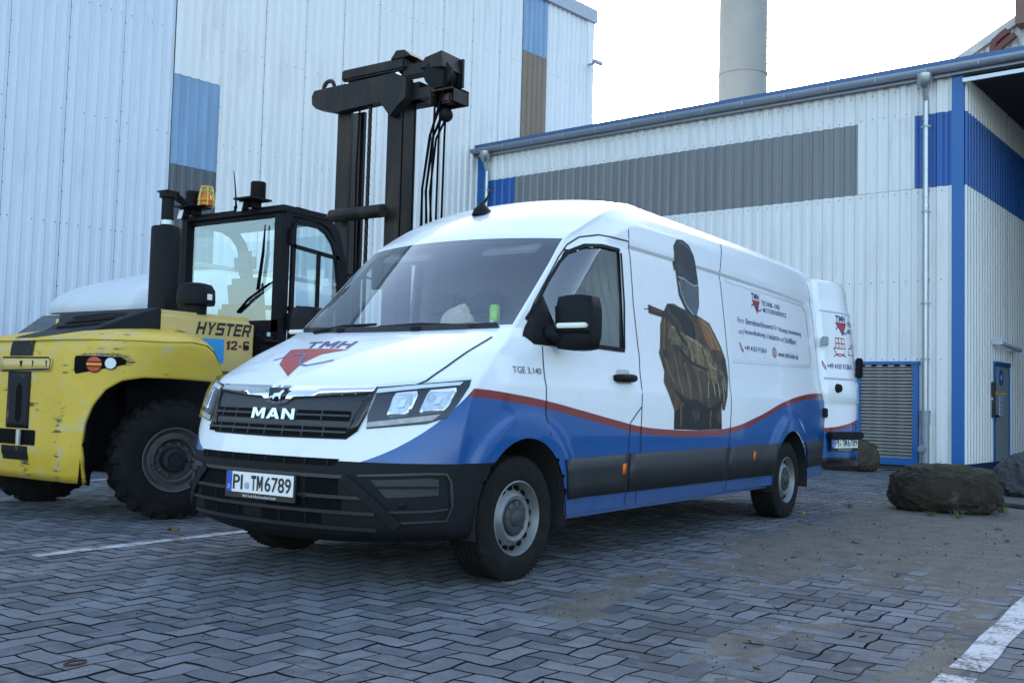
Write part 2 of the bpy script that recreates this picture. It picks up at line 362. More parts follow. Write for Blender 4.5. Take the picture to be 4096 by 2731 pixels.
def sand_sheet(x0, x1, y0, y1, st):
    nx, ny = int((x1-x0)/st), int((y1-y0)/st); V = []; idx = {}; Fc = []
    H = {(i, j): sand_h(x0+i*st, y0+j*st) for i in range(nx+1) for j in range(ny+1)}
    for i in range(nx):
        for j in range(ny):
            cs = ((i, j), (i+1, j), (i+1, j+1), (i, j+1))
            if max(H[c_] for c_ in cs) < -.0035: continue
            if not in_view(x0+i*st, y0+j*st)[0]: continue
            f = []
            for c_ in cs:
                if c_ not in idx: idx[c_] = len(V); V.append((x0+c_[0]*st, y0+c_[1]*st, H[c_]+.0012*noise.noise(Vector((c_[0]*.9, c_[1]*.9, 0)))))
                f.append(idx[c_])
            Fc.append(f)
    return V, Fc
V, Fc = sand_sheet(-3.2, 5.0, -4.6, 1, .04); V2, F2 = sand_sheet(4.93, 14, -7, 4, .07); b_ = len(V)
s_o = raw('sand', V+V2, Fc+[[b_+i for i in f] for f in F2], M_SAND, None, True); tag(s_o, 'patches of dry drifted sand over the grey paving', 'sand', kind='stuff')

# painted parking lines: thin sheets broken at the joints
def line_piece(x0, x1, y0, y1, skip, z=.0045):
    V = []; Fc = []; st = .06; n = int((x1-x0)/st)
    for i in range(n):
        a = x0+i*st; e = a+st
        if skip and fbm(a, y0, 2.2) > skip: continue
        b = len(V); V += [(a, y0+.004*math.sin(a*9), z), (e, y0+.004*math.sin(e*9), z), (e, y1+.004*math.sin(e*7), z), (a, y1+.004*math.sin(a*7), z)]; Fc.append((b, b+1, b+2, b+3))
    return V, Fc
for nm, a in (('parking_line', (-1.32, 6, 1.60, 1.715, .9)), ('parking_line', (-2.5, 3.2, -3.50, -3.37, .42)), ('parking_line', (-.5, 4.5, 6.12, 6.24, .8))):
    V, Fc = line_piece(*a); o = raw(nm, V, Fc, M_LINE); tag(o, kind='structure')
# ================================================================ buildings
PANEL_SHADED = mat('shaded_white_cladding', (.61, .655, .72), .42, .0, var=.06, vscale=1.2, dirt=(.34, .35, .35), dscale=1.1, dlo=.52, dhi=.85, stretch=(1, 1, .12))  # white sheet with cold bluish shade put into its colour
PANELL = mat('pale_cladding', (.74, .74, .73), .42, .0, var=.06, vscale=1.2, dirt=(.40, .40, .39), dscale=1.4, dlo=.5, dhi=.85, stretch=(1, 1, .12))
PANELB = mat('blue_cladding', (.006, .085, .32), .4, var=.15, vscale=3, stretch=(1, 1, .2))
PANELS = mat('faded_blue_cladding', (.19, .31, .46), .45, var=.22, vscale=5, stretch=(1, 1, .1))
PANELG = mat('weathered_light_panel', (.07, .08, .095), .35, var=.35, vscale=6, stretch=(1, 1, .12), dirt=(.05, .06, .08), dlo=.5, dhi=.7)
PANELT = mat('grey_light_panel', (.17, .175, .18), .3, var=.16, vscale=3, stretch=(1, 1, .1))
BROWN = mat('brown_light_panel', (.20, .14, .09), .4, var=.25, vscale=4, stretch=(1, 1, .1))
TRIM = mat('blue_trim', (.007, .11, .34), .4, var=.08)
GREYTRIM = mat('grey_trim', (.32, .36, .42), .45, .3, var=.1)
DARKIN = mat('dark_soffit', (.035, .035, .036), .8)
def profile(width, period=.2, depth=.034, rib=.06, slope=.028, inv=False):
    """cross section of a trapezoidal sheet: (s, d) pairs"""
    P = []; n = round(width/period)
    for k in range(n):
        a = k*period; f = period-rib-2*slope
        if k == 0: P.append((0, 0))
        P += [(a+f/2, 0), (a+f/2+slope, depth), (a+f/2+slope+rib, depth), (a+f/2+2*slope+rib, 0)]
    P.append((width, 0))
    if inv: P = [(s, depth-d) for s, d in P]
    return P
_pm = {}
def panel_mesh(width, h, inv, m):
    key = (round(width, 3), round(h, 3), inv, m.name)
    if key in _pm: return _pm[key]
    P = profile(width, inv=inv); V = []; Fc = []
    for s, d in P: V += [(s, -d, 0), (s, -d, h)]
    for i in range(len(P)-1): Fc.append((2*i, 2*i+2, 2*i+3, 2*i+1))
    me = bpy.data.meshes.new('cladding_panel'); me.from_pydata(V, [], Fc); me.update(); me.materials.append(m); _pm[key] = me; return me
def panel(parent, s, z, width, h, m, inv=False, name='cladding_panel', out=0.):
    """local frame of a wall: x along it, -y outwards"""
    o = bpy.data.objects.new(name, panel_mesh(width, h, inv, m)); COL.objects.link(o); o.parent = parent; o.location = (s, -out+rnd.uniform(-.003, .003), z); o.scale.x = .992; return o
M_SCREW = mat('screw_head', (.03, .03, .035), .5)
def screws(parent, pts):
    V = []; Fc = []
    for s, z, d in pts:
        b = len(V); r = .011
        V += [(s+r*math.cos(t), -d-.004, z+r*math.sin(t)) for t in [k*math.pi/3 for k in range(6)]]; Fc.append(tuple(range(b, b+6)))
    tag(raw('screws', V, Fc, M_SCREW, parent), kind='stuff')

# ---- tall hall on the left; wall runs along local x
HYAW = R(-8.0)
hall = empty('hall', (15.446, 10.795, 0), HYAW); tag(hall, 'tall hall clad in white ribbed metal sheets behind the yellow forklift', 'hall')
HE = 11.85
for k in range(-21, 4):
    s = k*1.0+.66 if k < 0 else k*1.0+.66
    if k == -9:
        panel(hall, s, 0, 1, 5.34, PANELG, name='light_panel', out=.004); panel(hall, s, 5.34, 1, 1.73, PANELS, out=.012); panel(hall, s, 7.07, 1, HE-7.07, PANELL, out=.02)
    elif k == 1:
        panel(hall, s-.15, 0, 1, 10.25, BROWN, name='light_panel', out=.006); panel(hall, s-.15, 10.25, 1, HE-10.25, PANELS, out=.014)
    elif k > 1: panel(hall, s-.15, 0, 1, HE, PANELL)
    elif k == 0: panel(hall, s-1.0+.0, 0, 1, HE, PANELL); panel(hall, s, 0, .8, HE, PANELL, out=.003).scale.x = 1.055
    elif k == -1: pass
    else: panel(hall, s, 0, 1, HE, PANEL_SHADED if k < -9 else PANELL, out=.003*(k % 2))  # same white sheets throughout; the left run carries the painted shade tint
bm = NB(); box2(bm, (4.2, -.06, 0), (4.5, .1, HE)); obj('corner_trim', bm, PANELL, hall)
bm = NB(); box2(bm, (-21, -.12, HE-.02), (4.56, .2, HE+.36)); obj('eaves_trim', bm, GREYTRIM, hall)
bm = NB(); box2(bm, (-21, .05, 0), (4.46, 22, HE-.05)); obj('core', bm, DARKIN, hall)
bm = NB(); box2(bm, (4.462, .06, 0), (4.49, 22, HE-.04)); obj('end_wall', bm, PANELL, hall)
bm = NB(); cyl(bm, (4.22, -.08, 10.55), (4.22, -.36, 10.55), .03); box2(bm, (4.02, -.48, 10.49), (4.40, -.36, 10.60), .02); obj('floodlight', bm, GREYTRIM, hall)
sp = []
for k in range(-21, 4):
    for r in range(5):
        for z in (1.9, 3.9, 5.9, 7.9, 9.9):
            if rnd.random() < .62: sp.append((k+.66+r*.2+.1, z+.0*k, .036))
        if r == 0:
            sp += [(k+.66+.0, zz, .008) for zz in np.arange(.6, 11.5, .55)]
screws(hall, sp)

# ---- low building with the gutter; its wall runs along local x towards the camera side
LYAW = R(85.3); LO = Vector((14.6, .5, 0)); lu = Vector((math.cos(LYAW), math.sin(LYAW), 0))
low = empty('low_building', LO, LYAW+math.pi); tag(low, 'low white clad building with blue corner post, gutter and grey light strip', 'building')
# local x = -s (s grows towards the hall), local -y points at the camera
LX0, LX1 = -10.36, 1.0
def lx(s): return -s
x = LX0+.30
bands = [(.06, 5.035), (5.10, 1.35), (6.45, .78)]
k = 0
edges = [-10.06, -9.1, -8.1, -7.1, -6.1, -5.1, -4.1, -3.1, -2.1, -1.4, -.716, .331, .99]
edges = [-10.06, -9.12]+[-9.12+8.4*i/8 for i in range(1, 9)]+[.334, .994]
for a, b in zip(edges, edges[1:]):
    wd = b-a; blue = a < -9.5 or a > .3
    per = max(1, round(wd/.21)); 
    for zi, (z, h) in enumerate(bands):
        m = PANELL if zi != 1 else (PANELB if blue else PANELT)
        if zi == 1 and -.75 < a < .3: m = PANELL
        z0 = z
        o = panel(low, a, z0, per*.2, h, m, True, 'light_panel' if m is PANELT else 'cladding_panel', out=.004*(zi)); o.scale.x = wd/(per*.2)
# strip of blue right next to the corner belongs to the last panels; thin flashing over the light strip
bm = NB(); box2(bm, (.994, -.07, .05), (1.20, .1, 7.10)); obj('corner_post', bm, TRIM, low)
bm = NB(); box2(bm, (-10.36, -.06, .05), (-10.062, .1, 7.08)); obj('corner_post', bm, TRIM, low)
bm = NB(); box2(bm, (-10.36, .06, .02), (.99, .3, 7.2)); obj('core', bm, DARKIN, low)
bm = NB(); box2(bm, (-10.36, -.03, -.03), (1.2, .3, .06)); obj('plinth', bm, mat('plinth', (.05, .048, .045), .9, var=.2), low)
# roof, fascia and gutter
GZ = 7.16
bm = NB(); prism(bm, [(-10.45, -.16, GZ+.10), (-10.45, 9, GZ+.55), (-10.45, 9, GZ+.65), (-10.45, -.16, GZ+.20)], (36, 0, 0)); obj('roof', bm, mat('roof_edge_blue', (.06, .12, .24), .5, .2, var=.1), low)
bm = NB(); box2(bm, (-10.45, -.155, GZ-.10), (25.5, -.10, GZ+.12)); obj('fascia', bm, GREYTRIM, low)
bm = NB(); V = []
for i in range(2):
    xx = (-10.5, 25.5)[i]; A = []
    for q in range(9):
        t = math.pi+math.pi*q/8; A.append(bm.verts.new((xx, -.245+.085*math.cos(t), GZ+.06+.115*math.sin(t))))
    V.append(A)
for q in range(8): bm.faces.new((V[0][q], V[0][q+1], V[1][q+1], V[1][q]))
for A in V: bm.faces.new(A)
g_o = obj('gutter', bm, GREYTRIM, low, True); md = g_o.modifiers.new('s', 'SOLIDIFY'); md.thickness = .006
bm = NB()
for xx in np.arange(-10.2, 4.6, .9): box2(bm, (xx, -.335, GZ+.055), (xx+.02, -.15, GZ+.068)); box2(bm, (xx, -.335, GZ-.04), (xx+.02, -.327, GZ+.06))
obj('gutter_brackets', bm, GREYTRIM, low)
# downpipes
def downpipe(xx, low_cast):
    bm = NB(); lathe(bm, [(.02, 0), (.15, 0), (.14, -.13), (.06, -.26), (.045, -.27)], 14); bmesh.ops.translate(bm, verts=bm.verts, vec=(xx, -.225, GZ-.03))
    cyl(bm, (xx, -.225, GZ-.28), (xx, -.14, GZ-.5), .05, n=14)
    cyl(bm, (xx, -.14, GZ-.45), (xx, -.14, 1.0 if low_cast else .1), .052, n=14)
    for z in (6.3, 4.9, 4.7, 3.4, 2.2): cyl(bm, (xx, -.14, z), (xx, -.14, z+.05), .06, n=14)
    p = obj('downpipe', bm, STEEL, low, angle=40)
    bm = NB()
    for z in (6.18, 4.62, 2.95, 1.95, .55): box2(bm, (xx-.085, -.155, z), (xx+.085, -.13, z+.03)); cyl(bm, (xx, -.14, z-.005), (xx, -.14, z+.035), .064, n=14); box2(bm, (xx-.012, -.13, z), (xx+.012, 0, z+.03))
    obj('bracket', bm, GREYTRIM, p)
    if low_cast:
        bm = NB(); cyl(bm, (xx, -.14, .05), (xx, -.14, .82), .075, n=16); cyl(bm, (xx, -.14, .80), (xx, -.14, 1.02), .085, n=16); cyl(bm, (xx, -.14, 1.0), (xx, -.14, 1.05), .093, n=16)
        cyl(bm, (xx-.03, -.14, .36), (xx-.03, -.25, .36), .07, n=16); cyl(bm, (xx-.03, -.245, .36), (xx-.03, -.265, .36), .05, n=12)
        obj('standpipe', bm, mat('cast_iron', (.24, .27, .30), .5, .4, var=.15, vscale=8), p, angle=40)
downpipe(.565, True); downpipe(-9.93, False)
# louvred hatch
lv = empty('louvre_hatch', (0, 0, 0)); lv.parent = low
bm = NB(); a, b, z0, z1 = -.70, .42, .05, 1.92
box2(bm, (a, -.10, z0), (a+.075, 0, z1)); box2(bm, (b-.09, -.10, z0), (b, 0, z1)); box2(bm, (a-.03, -.13, z1-.045), (b+.02, 0, z1+.01)); box2(bm, (a+.075, -.09, z0), (b-.09, 0, z0+.12))
obj('frame', bm, TRIM, lv)
SLAT = mat('louvre_metal', (.34, .335, .315), .4, .6, var=.15, vscale=4)
bm = NB(); L = b-a-.17
prism(bm, [(0, -.075, -.004), (0, -.02, .052), (0, -.012, .052), (0, -.068, -.004)], (L, 0, 0)); box2(bm, (0, -.079, -.016), (L, -.066, -.003)); sl0 = obj('slat', bm, SLAT, lv); sl0.location = (a+.078, 0, z0+.14)
ns = 27
for i in range(1, ns): o = sl0.copy(); COL.objects.link(o); o.location = (a+.078, 0, z0+.14+i*(z1-z0-.20)/ns)
bm = NB(); box2(bm, (a+.07, -.012, z0), (b-.08, -.005, z1-.03)); obj('shadow_gap', bm, DARKP, lv)
# recess wall with the door: local frame turned
rc = empty('porch_wall', (1.20, -.05, 0), -math.pi/2); rc.parent = low
rc.rotation_euler = (0, 0, math.pi/2)
# porch frame: local x runs away from the camera, local -y faces +x of the low building (right)
edges = [0, .94, 1.88, 3.0, 4.0, 5.0]
def rp(s, z, wd, h, m, out=0.):
    per = max(1, round(wd/.19)); o = panel(rc, s, z, per*.2, h, m, False, out=out); o.scale.x = wd/(per*.2); return o
for a, b in zip(edges, edges[1:]):
    rp(a, 5.08, b-a, 1.33, PANELB, .004); rp(a, 6.41, b-a, .80, PANELL, .006)
    if a == 1.88:
        rp(a, 2.0, b-a, 3.08, PANELL)
    else: rp(a, .1, b-a, 4.98, PANELL)
bm = NB(); box2(bm, (.25, .05, .02), (5, .3, 7.2)); obj('porch_core', bm, DARKIN, low).parent = rc
bm = NB(); box2(bm, (0, -.07, .0), (5, .05, .12)); obj('base_trim', bm, mat('dark_blue_trim', (.012, .03, .10), .5), rc)
bm = NB(); box2(bm, (1.89, -.05, .10), (1.93, .03, 1.96)); box2(bm, (2.95, -.05, .10), (2.99, .03, 1.96)); box2(bm, (1.87, -.07, 1.95), (3.01, .03, 2.02)); dfr = obj('door_frame', bm, TRIM, rc)
bm = NB(); box2(bm, (1.935, -.025, .12), (2.945, .02, 1.945)); dr = obj('door', bm, mat('grey_door', (.30, .33, .35), .45, var=.06), rc)
bm = NB(); cyl(bm, (2.02, -.025, .98), (2.02, -.075, .98), .02); box2(bm, (2.0, -.085, .97), (2.12, -.068, .99)); box2(bm, (2.0, -.03, .85), (2.04, -.02, 1.05)); obj('handle', bm, DARKP, dr)
SIGN = mat('sign_plate', (.55, .6, .66), .4)
bm = NB(); cyl(bm, (2.42, -.024, 1.72), (2.42, -.032, 1.72), .16, n=20); s1 = obj('round_sign', bm, mat('sign_blue', (.02, .12, .4), .4), dr)
bm = NB(); cyl(bm, (2.42, -.032, 1.72), (2.42, -.035, 1.72), .055, n=12); obj('symbol', bm, SIGN, s1)
bm = NB(); box2(bm, (2.30, -.032, .98), (2.54, -.024, 1.42)); s2 = obj('sign', bm, SIGN, dr)
bm = NB(); lathe(bm, [(.075, -.0345), (.1, -.0345)], 20, 'Y'); bmesh.ops.translate(bm, verts=bm.verts, vec=(2.42, 0, 1.3))
for i in range(3): box2(bm, (2.33, -.0345, 1.03+i*.055), (2.51, -.0335, 1.05+i*.055))
obj('symbol', bm, mat('sign_blue', (0, 0, 0)), s2)
bm = NB(); box2(bm, (1.70, -.09, 1.34), (1.78, -.03, 1.62)); box2(bm, (1.72, -.08, .95), (1.77, -.03, 1.28)); obj('switch_box', bm, GREYP, rc)
bm = NB(); box2(bm, (1.74, -.15, 1.36), (1.80, -.03, 1.44)); box2(bm, (1.77, -.27, 1.38), (1.80, -.12, 1.42)); obj('hasp', bm, mat('rusty_brass', (.35, .19, .06), .5, .5, var=.3, vscale=20), rc)
bm = NB(); cyl(bm, (1.75, -.17, 2.36), (3.3, -.17, 2.30), .045, n=10); box2(bm, (1.72, -.22, 2.33), (1.80, -.03, 2.42)); box2(bm, (3.2, -.2, 2.27), (3.3, -.03, 2.34)); obj('tube_lamp', bm, SIGN, rc)
# porch soffit, back wall and far pier (mostly beyond the frame)
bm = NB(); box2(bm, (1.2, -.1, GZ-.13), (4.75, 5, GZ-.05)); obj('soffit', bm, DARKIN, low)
bm = NB(); box2(bm, (1.2, -.16, GZ-.26), (4.75, -.11, GZ-.19)); obj('soffit_rail', bm, STEEL, low)
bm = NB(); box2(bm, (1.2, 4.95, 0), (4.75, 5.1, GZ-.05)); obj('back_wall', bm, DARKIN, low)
bm = NB(); box2(bm, (4.5, -.07, 0), (4.75, 5, GZ-.1)); obj('side_wall', bm, PANELL, low)
for k in range(20): panel(low, 4.76+k, .05, 1., 7.0, PANELL if k % 7 else PANELB, True)
bm = NB(); box2(bm, (4.76, .06, .02), (25, .3, 7.2)); obj('core', bm, DARKIN, low)
sp = []
for a in np.arange(-9.9, 1., .21):
    for z in (.15, 1.97, 3.4, 5.02, 6.5, 6.95): sp.append((a, z, .036))
screws(low, [p for p in sp if not (-.75 < p[0] < .45 and p[1] < 1.9)])

# ---- chimney far behind
ch = empty('chimney', (0, 0, 0)); _d = Vector((.8795, .4100, 0)).normalized()
bm = NB(); lathe(bm, [(1.12, 0), (1.10, 14), (1.07, 27)], 32); [lathe(bm, [(1.10-.0018*z, z), (1.16-.0018*z, z+.02), (1.16-.0018*z, z+.10), (1.10-.0018*z, z+.12)], 32) for z in (4, 8, 12, 16.2, 20.5, 24.5)]
o = obj('stack', bm, mat('concrete', (.27, .285, .28), .8, var=.12, vscale=.8, bump=.2, bscale=8), ch, angle=40)
ch.location = (-4.865+44, -4.2355+44*math.tan(_yaw-math.atan2(2958-2048, 4080)), 0)
tag(ch, 'tall grey concrete chimney rising behind the low building', 'chimney')
bm = NB()
for z in np.arange(1, 27, .4): box2(bm, (-.2, -1.22, z), (.2, -1.19, z+.03))
obj('ladder', bm, STEEL, ch)

# ---- hall with a gable behind the porch
gb = empty('gabled_hall', (26.5, -3.2, 0), LYAW+math.pi); tag(gb, 'rust stained white gabled hall with red sign lettering, top right', 'hall')
RUSTW = mat('rust_stained_cladding', (.58, .57, .54), .5, var=.1, dirt=(.22, .12, .05), dscale=2.2, dlo=.50, dhi=.72, stretch=(2, 2, .25))
def gz(x): return 14.12+x*.546
for k in range(-8, 3):
    a = k*1.0; P = profile(1.0); V = []; Fc = []
    for s, d in P: V += [(a+s, -d, 0), (a+s, -d, gz(a+s))]
    for i in range(len(P)-1): Fc.append((2*i, 2*i+2, 2*i+3, 2*i+1))
    raw('cladding_panel', V, Fc, RUSTW, gb)
bm = NB(); prism(bm, [(-8.3, -.14, gz(-8.3)-.16), (3.2, -.14, gz(3.2)-.16), (3.2, -.14, gz(3.2)+.10), (-8.3, -.14, gz(-8.3)+.10)], (0, .2, 0)); obj('verge_trim', bm, mat('weathered_verge', (.42, .42, .41), .6, var=.2, vscale=3), gb)
bm = NB(); prism(bm, [(-8.2, .1, 0), (3, .1, 0), (3, .1, gz(3)-.2), (-8.2, .1, gz(-8.2)-.2)], (0, 12, 0)); obj('core', bm, DARKIN, gb)
M_LET = mat('red_letter', (.10, .020, .013), .45, var=.15)
def ribbon(name, pts, wd, parent, y=-.25, th=.16):
    bm = NB(); L = []; Q = [Vector(p) for p in pts]
    for i, p in enumerate(Q):
        t = (Q[min(i+1, len(Q)-1)]-Q[max(i-1, 0)]).normalized(); n = Vector((-t.y, t.x))*wd/2
        L.append((bm.verts.new((p.x+n.x, y, p.y+n.y)), bm.verts.new((p.x-n.x, y, p.y-n.y)), bm.verts.new((p.x+n.x, y+th, p.y+n.y)), bm.verts.new((p.x-n.x, y+th, p.y-n.y))))
    for A, B in zip(L, L[1:]):
        for i, j in ((0, 1), (1, 3), (3, 2), (2, 0)): bm.faces.new((A[i], A[j], B[j], B[i]))
    bm.faces.new((L[0][0], L[0][1], L[0][3], L[0][2])); bm.faces.new((L[-1][0], L[-1][1], L[-1][3], L[-1][2]))
    return obj(name, bm, M_LET, parent)
sg = empty('sign_lettering', (0, 0, 0)); sg.parent = gb
ribbon('letter_stroke', [(-3.57, 11.97), (-3.78, 11.83), (-3.93, 11.71), (-3.97, 11.58), (-3.97, 11.2)], .17, sg)
ribbon('letter_stroke', [(-3.36, 11.80), (-3.66, 11.60), (-3.80, 11.48), (-3.82, 11.2)], .15, sg, -.3)
bm = NB(); box2(bm, (-3.31, -.5, 12.0), (-2.6, .4, 16)); obj('vent_stack', bm, mat('brown_duct', (.16, .09, .06), .6, var=.2), gb)
# ================================================================ delivery van (x = rearwards, left side = -y)
LV = np.array([  # front centre x, z | corner x, y, z | share of the gentle curve
 (-.880,.240,-.550,.930,.280,.62),(-.985,.310,-.620,.970,.330,.62),(-1.015,.450,-.640,.985,.470,.62),(-1.020,.580,-.625,.995,.580,.62),
 (-1.010,.680,-.605,1.005,.680,.62),(-.985,.800,-.585,1.010,.800,.64),(-.955,.910,-.560,1.010,.920,.66),(-.920,1.030,-.500,1.005,1.050,.70),
 (-.885,1.075,-.430,.995,1.130,.74),(-.800,1.140,-.330,.980,1.200,.80),(-.620,1.240,-.220,.957,1.280,.85),(-.420,1.330,-.080,.925,1.360,.90),
 (-.200,1.410,.045,.885,1.437,.95),(-.150,1.432,.075,.878,1.465,1.),(.100,1.680,.270,.862,1.650,1.),(.340,1.910,.500,.842,1.870,1.),
 (.530,2.080,.710,.818,2.070,1.),(.640,2.165,.860,.830,2.160,1.),(.850,2.300,1.120,.842,2.290,.9),(1.120,2.420,1.450,.806,2.405,.8),
 (1.500,2.520,1.850,.672,2.505,.8),(1.950,2.575,2.250,.420,2.570,.8),(2.300,2.595,2.500,.02,2.595,.8)])
HZ = [0, .2, .33, .45, .6, .8, 1.02, 1.10, 1.16, 1.24, 1.4, 1.7, 2.05, 2.10, 2.16, 2.3, 2.4, 2.47, 2.53, 2.57, 2.6]
HW = [.94, .95, .985, 1.0, 1.012, 1.02, 1.022, 1.018, 1.002, .985, .963, .94, .908, .895, .897, .872, .825, .745, .60, .42, .02]
def half_w(z): return float(np.interp(z, HZ, HW))
WHEELX = (0., 4.49); WZ = .352; AR = .455
def side_y(x, z, xc, yc):
    t = min(1, max(0, (x-xc)/.38)); t = t*t*(3-2*t); y = yc+(half_w(z)-yc)*t if z < 2.52 else yc
    q = min(1, max(0, (x-4.2)/1.55)); y -= .07*q*q
    for wx in WHEELX:
        r = math.hypot(x-wx, z-WZ)
        if z < 1.0 and r < AR+.17:
            k = (r-AR)/.17; y += .024*max(0, min(1, (1-k)*2.6))*(1 if r > AR*.9 else 0)
    return y
SUBL = 5; NL = (len(LV)-1)*SUBL+1; NF = 18
XB = 1.30; KA = [i/46 for i in range(1, 47)]
XR = list(np.arange(XB+.06, 3.85, .10))+list(np.arange(3.86, 5.12, .045))+list(np.arange(5.14, 5.72, .06))
XE = 5.72; ncol = NF+1+len(KA)+len(XR)+6
levels = [catmull(LV, i/SUBL) for i in range(NL)]
def row(L):
    fx, fz, cx, cy, cz, a = L; P = []
    for i in range(NF+1):
        s = math.sin(i/NF*math.pi/2); g = a*s**2.2+(1-a)*s**9
        P.append((fx+(cx-fx)*g, cy*s, fz+(cz-fz)*s*s))
    for k in KA: x = cx+(XB-cx)*k if cx < XB-.2 else cx+.02*k; P.append((x, side_y(x, cz, cx, cy), cz))
    x_last = P[-1][0]
    for x in XR:
        xx = max(x, x_last+.004*(XR.index(x)+1)); P.append((xx, side_y(xx, cz, cx, cy), cz))
    yr = P[-1][1]; zz = max(0, cz-1.9); bx = XE-.10*zz*zz
    for i in range(1, 7):
        t = i/6; y = yr*(1-.0) if i == 0 else yr
        ang = t*math.pi/2; rr_ = min(.09, max(yr, .001)*.5)
        if i < 4: P.append((bx+rr_*math.sin(i/3*math.pi/2), yr-rr_*(1-math.cos(i/3*math.pi/2)), cz))
        else: P.append((bx+rr_+.012*(i-3)/3, (yr-rr_)*(1-(i-3)/3), cz))
    return P
G = [row(L) for L in levels]
van = empty('delivery_van', (0, 0, 0)); tag(van, 'white panel van with blue and red wave wrap parked in front of the forklift', 'van')
def van_paint():
    m = bpy.data.materials.new('van_wrap'); m.use_nodes = True; t = m.node_tree; N = t.nodes; Lk = t.links.new; b = N['Principled BSDF']
    b.inputs['Roughness'].default_value = .28; b.inputs['Specular IOR Level'].default_value = .35; b.inputs['Coat Weight'].default_value = .45; b.inputs['Coat Roughness'].default_value = .04
    co = N.new('ShaderNodeTexCoord'); sx = N.new('ShaderNodeSeparateXYZ'); Lk(co.outputs['Object'], sx.inputs[0])
    def mth(op, a, bb=None):
        n = N.new('ShaderNodeMath'); n.operation = op
        for i, q in enumerate((a, bb)):
            if q is None: continue
            if isinstance(q, (int, float)): n.inputs[i].default_value = q
            else: Lk(q, n.inputs[i])
        return n.outputs[0]
    xn = mth('DIVIDE', mth('ADD', sx.outputs[0], 1.), 7.)
    fc = N.new('ShaderNodeFloatCurve'); Lk(xn, fc.inputs['Value']); cv = fc.mapping.curves[0]
    pts = [(-1, 1.06), (-.49, 1.077), (-.1, 1.052), (.203, 1.023), (.6, .972), (1.1, .905), (1.423, .866), (1.954, .838), (2.43, .830), (3.026, .848), (3.661, .943), (4.29, 1.072), (4.81, 1.138), (5.45, 1.176), (6, 1.18)]
    while len(cv.points) < len(pts): cv.points.new(.5, .5)
    for p, (x, z) in zip(cv.points, pts): p.location = ((x+1)/7, z/1.5); p.handle_type = 'AUTO'
    fc.mapping.update()
    zt = mth('MULTIPLY', fc.outputs[0], 1.5)
    zb = mth('SUBTRACT', zt, .047)
    under = mth('LESS_THAN', sx.outputs[2], zt); blue = mth('LESS_THAN', sx.outputs[2], zb)
    front = mth('GREATER_THAN', sx.outputs[0], mth('ADD', mth('MULTIPLY', mth('SUBTRACT', sx.outputs[2], .679), 1.116), -.925))
    rfr = mth('GREATER_THAN', sx.outputs[0], mth('ADD', mth('MULTIPLY', mth('SUBTRACT', sx.outputs[2], .679), 1.116), -.925))
    sd = mth('GREATER_THAN', mth('ABSOLUTE', sx.outputs[1]), .6)
    mb = mth('MULTIPLY', mth('MULTIPLY', blue, front), sd); mr = mth('MULTIPLY', mth('MULTIPLY', under, rfr), sd)
    n = N.new('ShaderNodeTexNoise'); n.inputs['Scale'].default_value = 9; n.inputs['Detail'].default_value = 8; Lk(co.outputs['Object'], n.inputs['Vector'])
    mrg = N.new('ShaderNodeMapRange'); mrg.inputs['From Min'].default_value = .5; mrg.inputs['From Max'].default_value = .9; mrg.inputs['To Max'].default_value = .25; Lk(n.outputs['Fac'], mrg.inputs['Value'])
    def mix(f, a, bb):
        x = N.new('ShaderNodeMix'); x.data_type = 'RGBA'; Lk(f, x.inputs[0])
        for i, q in ((6, a), (7, bb)):
            if isinstance(q, tuple): x.inputs[i].default_value = (*q, 1)
            else: Lk(q, x.inputs[i])
        return x.outputs[2]
    c_ = mix(mrg.outputs[0], (.80, .81, .825), (.60, .60, .60))
    c_ = mix(mr, c_, (.21, .012, .010)); c_ = mix(mb, c_, (.002, .076, .27))
    low_ = N.new('ShaderNodeMapRange'); low_.inputs['From Min'].default_value = .75; low_.inputs['From Max'].default_value = .25; low_.inputs['To Max'].default_value = .55; Lk(sx.outputs[2], low_.inputs['Value'])
    dirt = mth('MULTIPLY', low_.outputs[0], n.outputs['Fac']); c_ = mix(dirt, c_, (.16, .15, .14))
    Lk(c_, b.inputs['Base Color']); return m
VANP = van_paint()
# split the loops into body, bumper, windscreen and door glass
LI = lambda k: k*SUBL
col_x = lambda L, j: G[L][j][0]
jB = NF+len(KA)              # column at the door's rear edge
verts = {1: {}, -1: {}}
parts = {'body': [], 'front_bumper': [], 'windscreen': [], 'door_window': []}
VID = {}; VL = []
def vid(L, j, s):
    key = (L, j, s if 0 < j < ncol-1 else 0)
    if key not in VID: VID[key] = len(VL); p = G[L][j]; VL.append(Vector((p[0], p[1]*s, p[2])))
    return VID[key]
jW0 = NF+4                   # front edge column of the door glass, parallel to the pillar
for L in range(NL-1):
    for j in range(ncol-1):
        P = [G[L][j], G[L+1][j], G[L+1][j+1], G[L][j+1]]; cx = sum(p[0] for p in P)/4; cz = sum(p[2] for p in P)/4
        if j >= NF and any(math.hypot(cx-wx, cz-WZ) < AR for wx in WHEELX): continue
        kind = 'body'
        if L < LI(4) and (j < NF or cx < -.30): kind = 'front_bumper'
        if LI(13) <= L < LI(16) and j < NF-2: kind = 'windscreen'
        if jW0 <= j < jB-1 and 1.385 < cz < 2.055:
            if not (cz > 1.98 and cx < .82) and not (cz > 2.03 and cx < .95): kind = 'door_window'
        if j >= NF and cz < .335 and cx > .3: continue
        for s in (1, -1):
            f = (vid(L, j, s), vid(L, j+1, s), vid(L+1, j+1, s), vid(L+1, j, s))
            if len(set(f)) < 3: continue
            if s == -1 and kind == 'body' and j >= ncol-4 and cz > .45: continue      # left rear doorway stands open
            parts[kind].append(tuple(dict.fromkeys(f if s == -1 else f[::-1])))
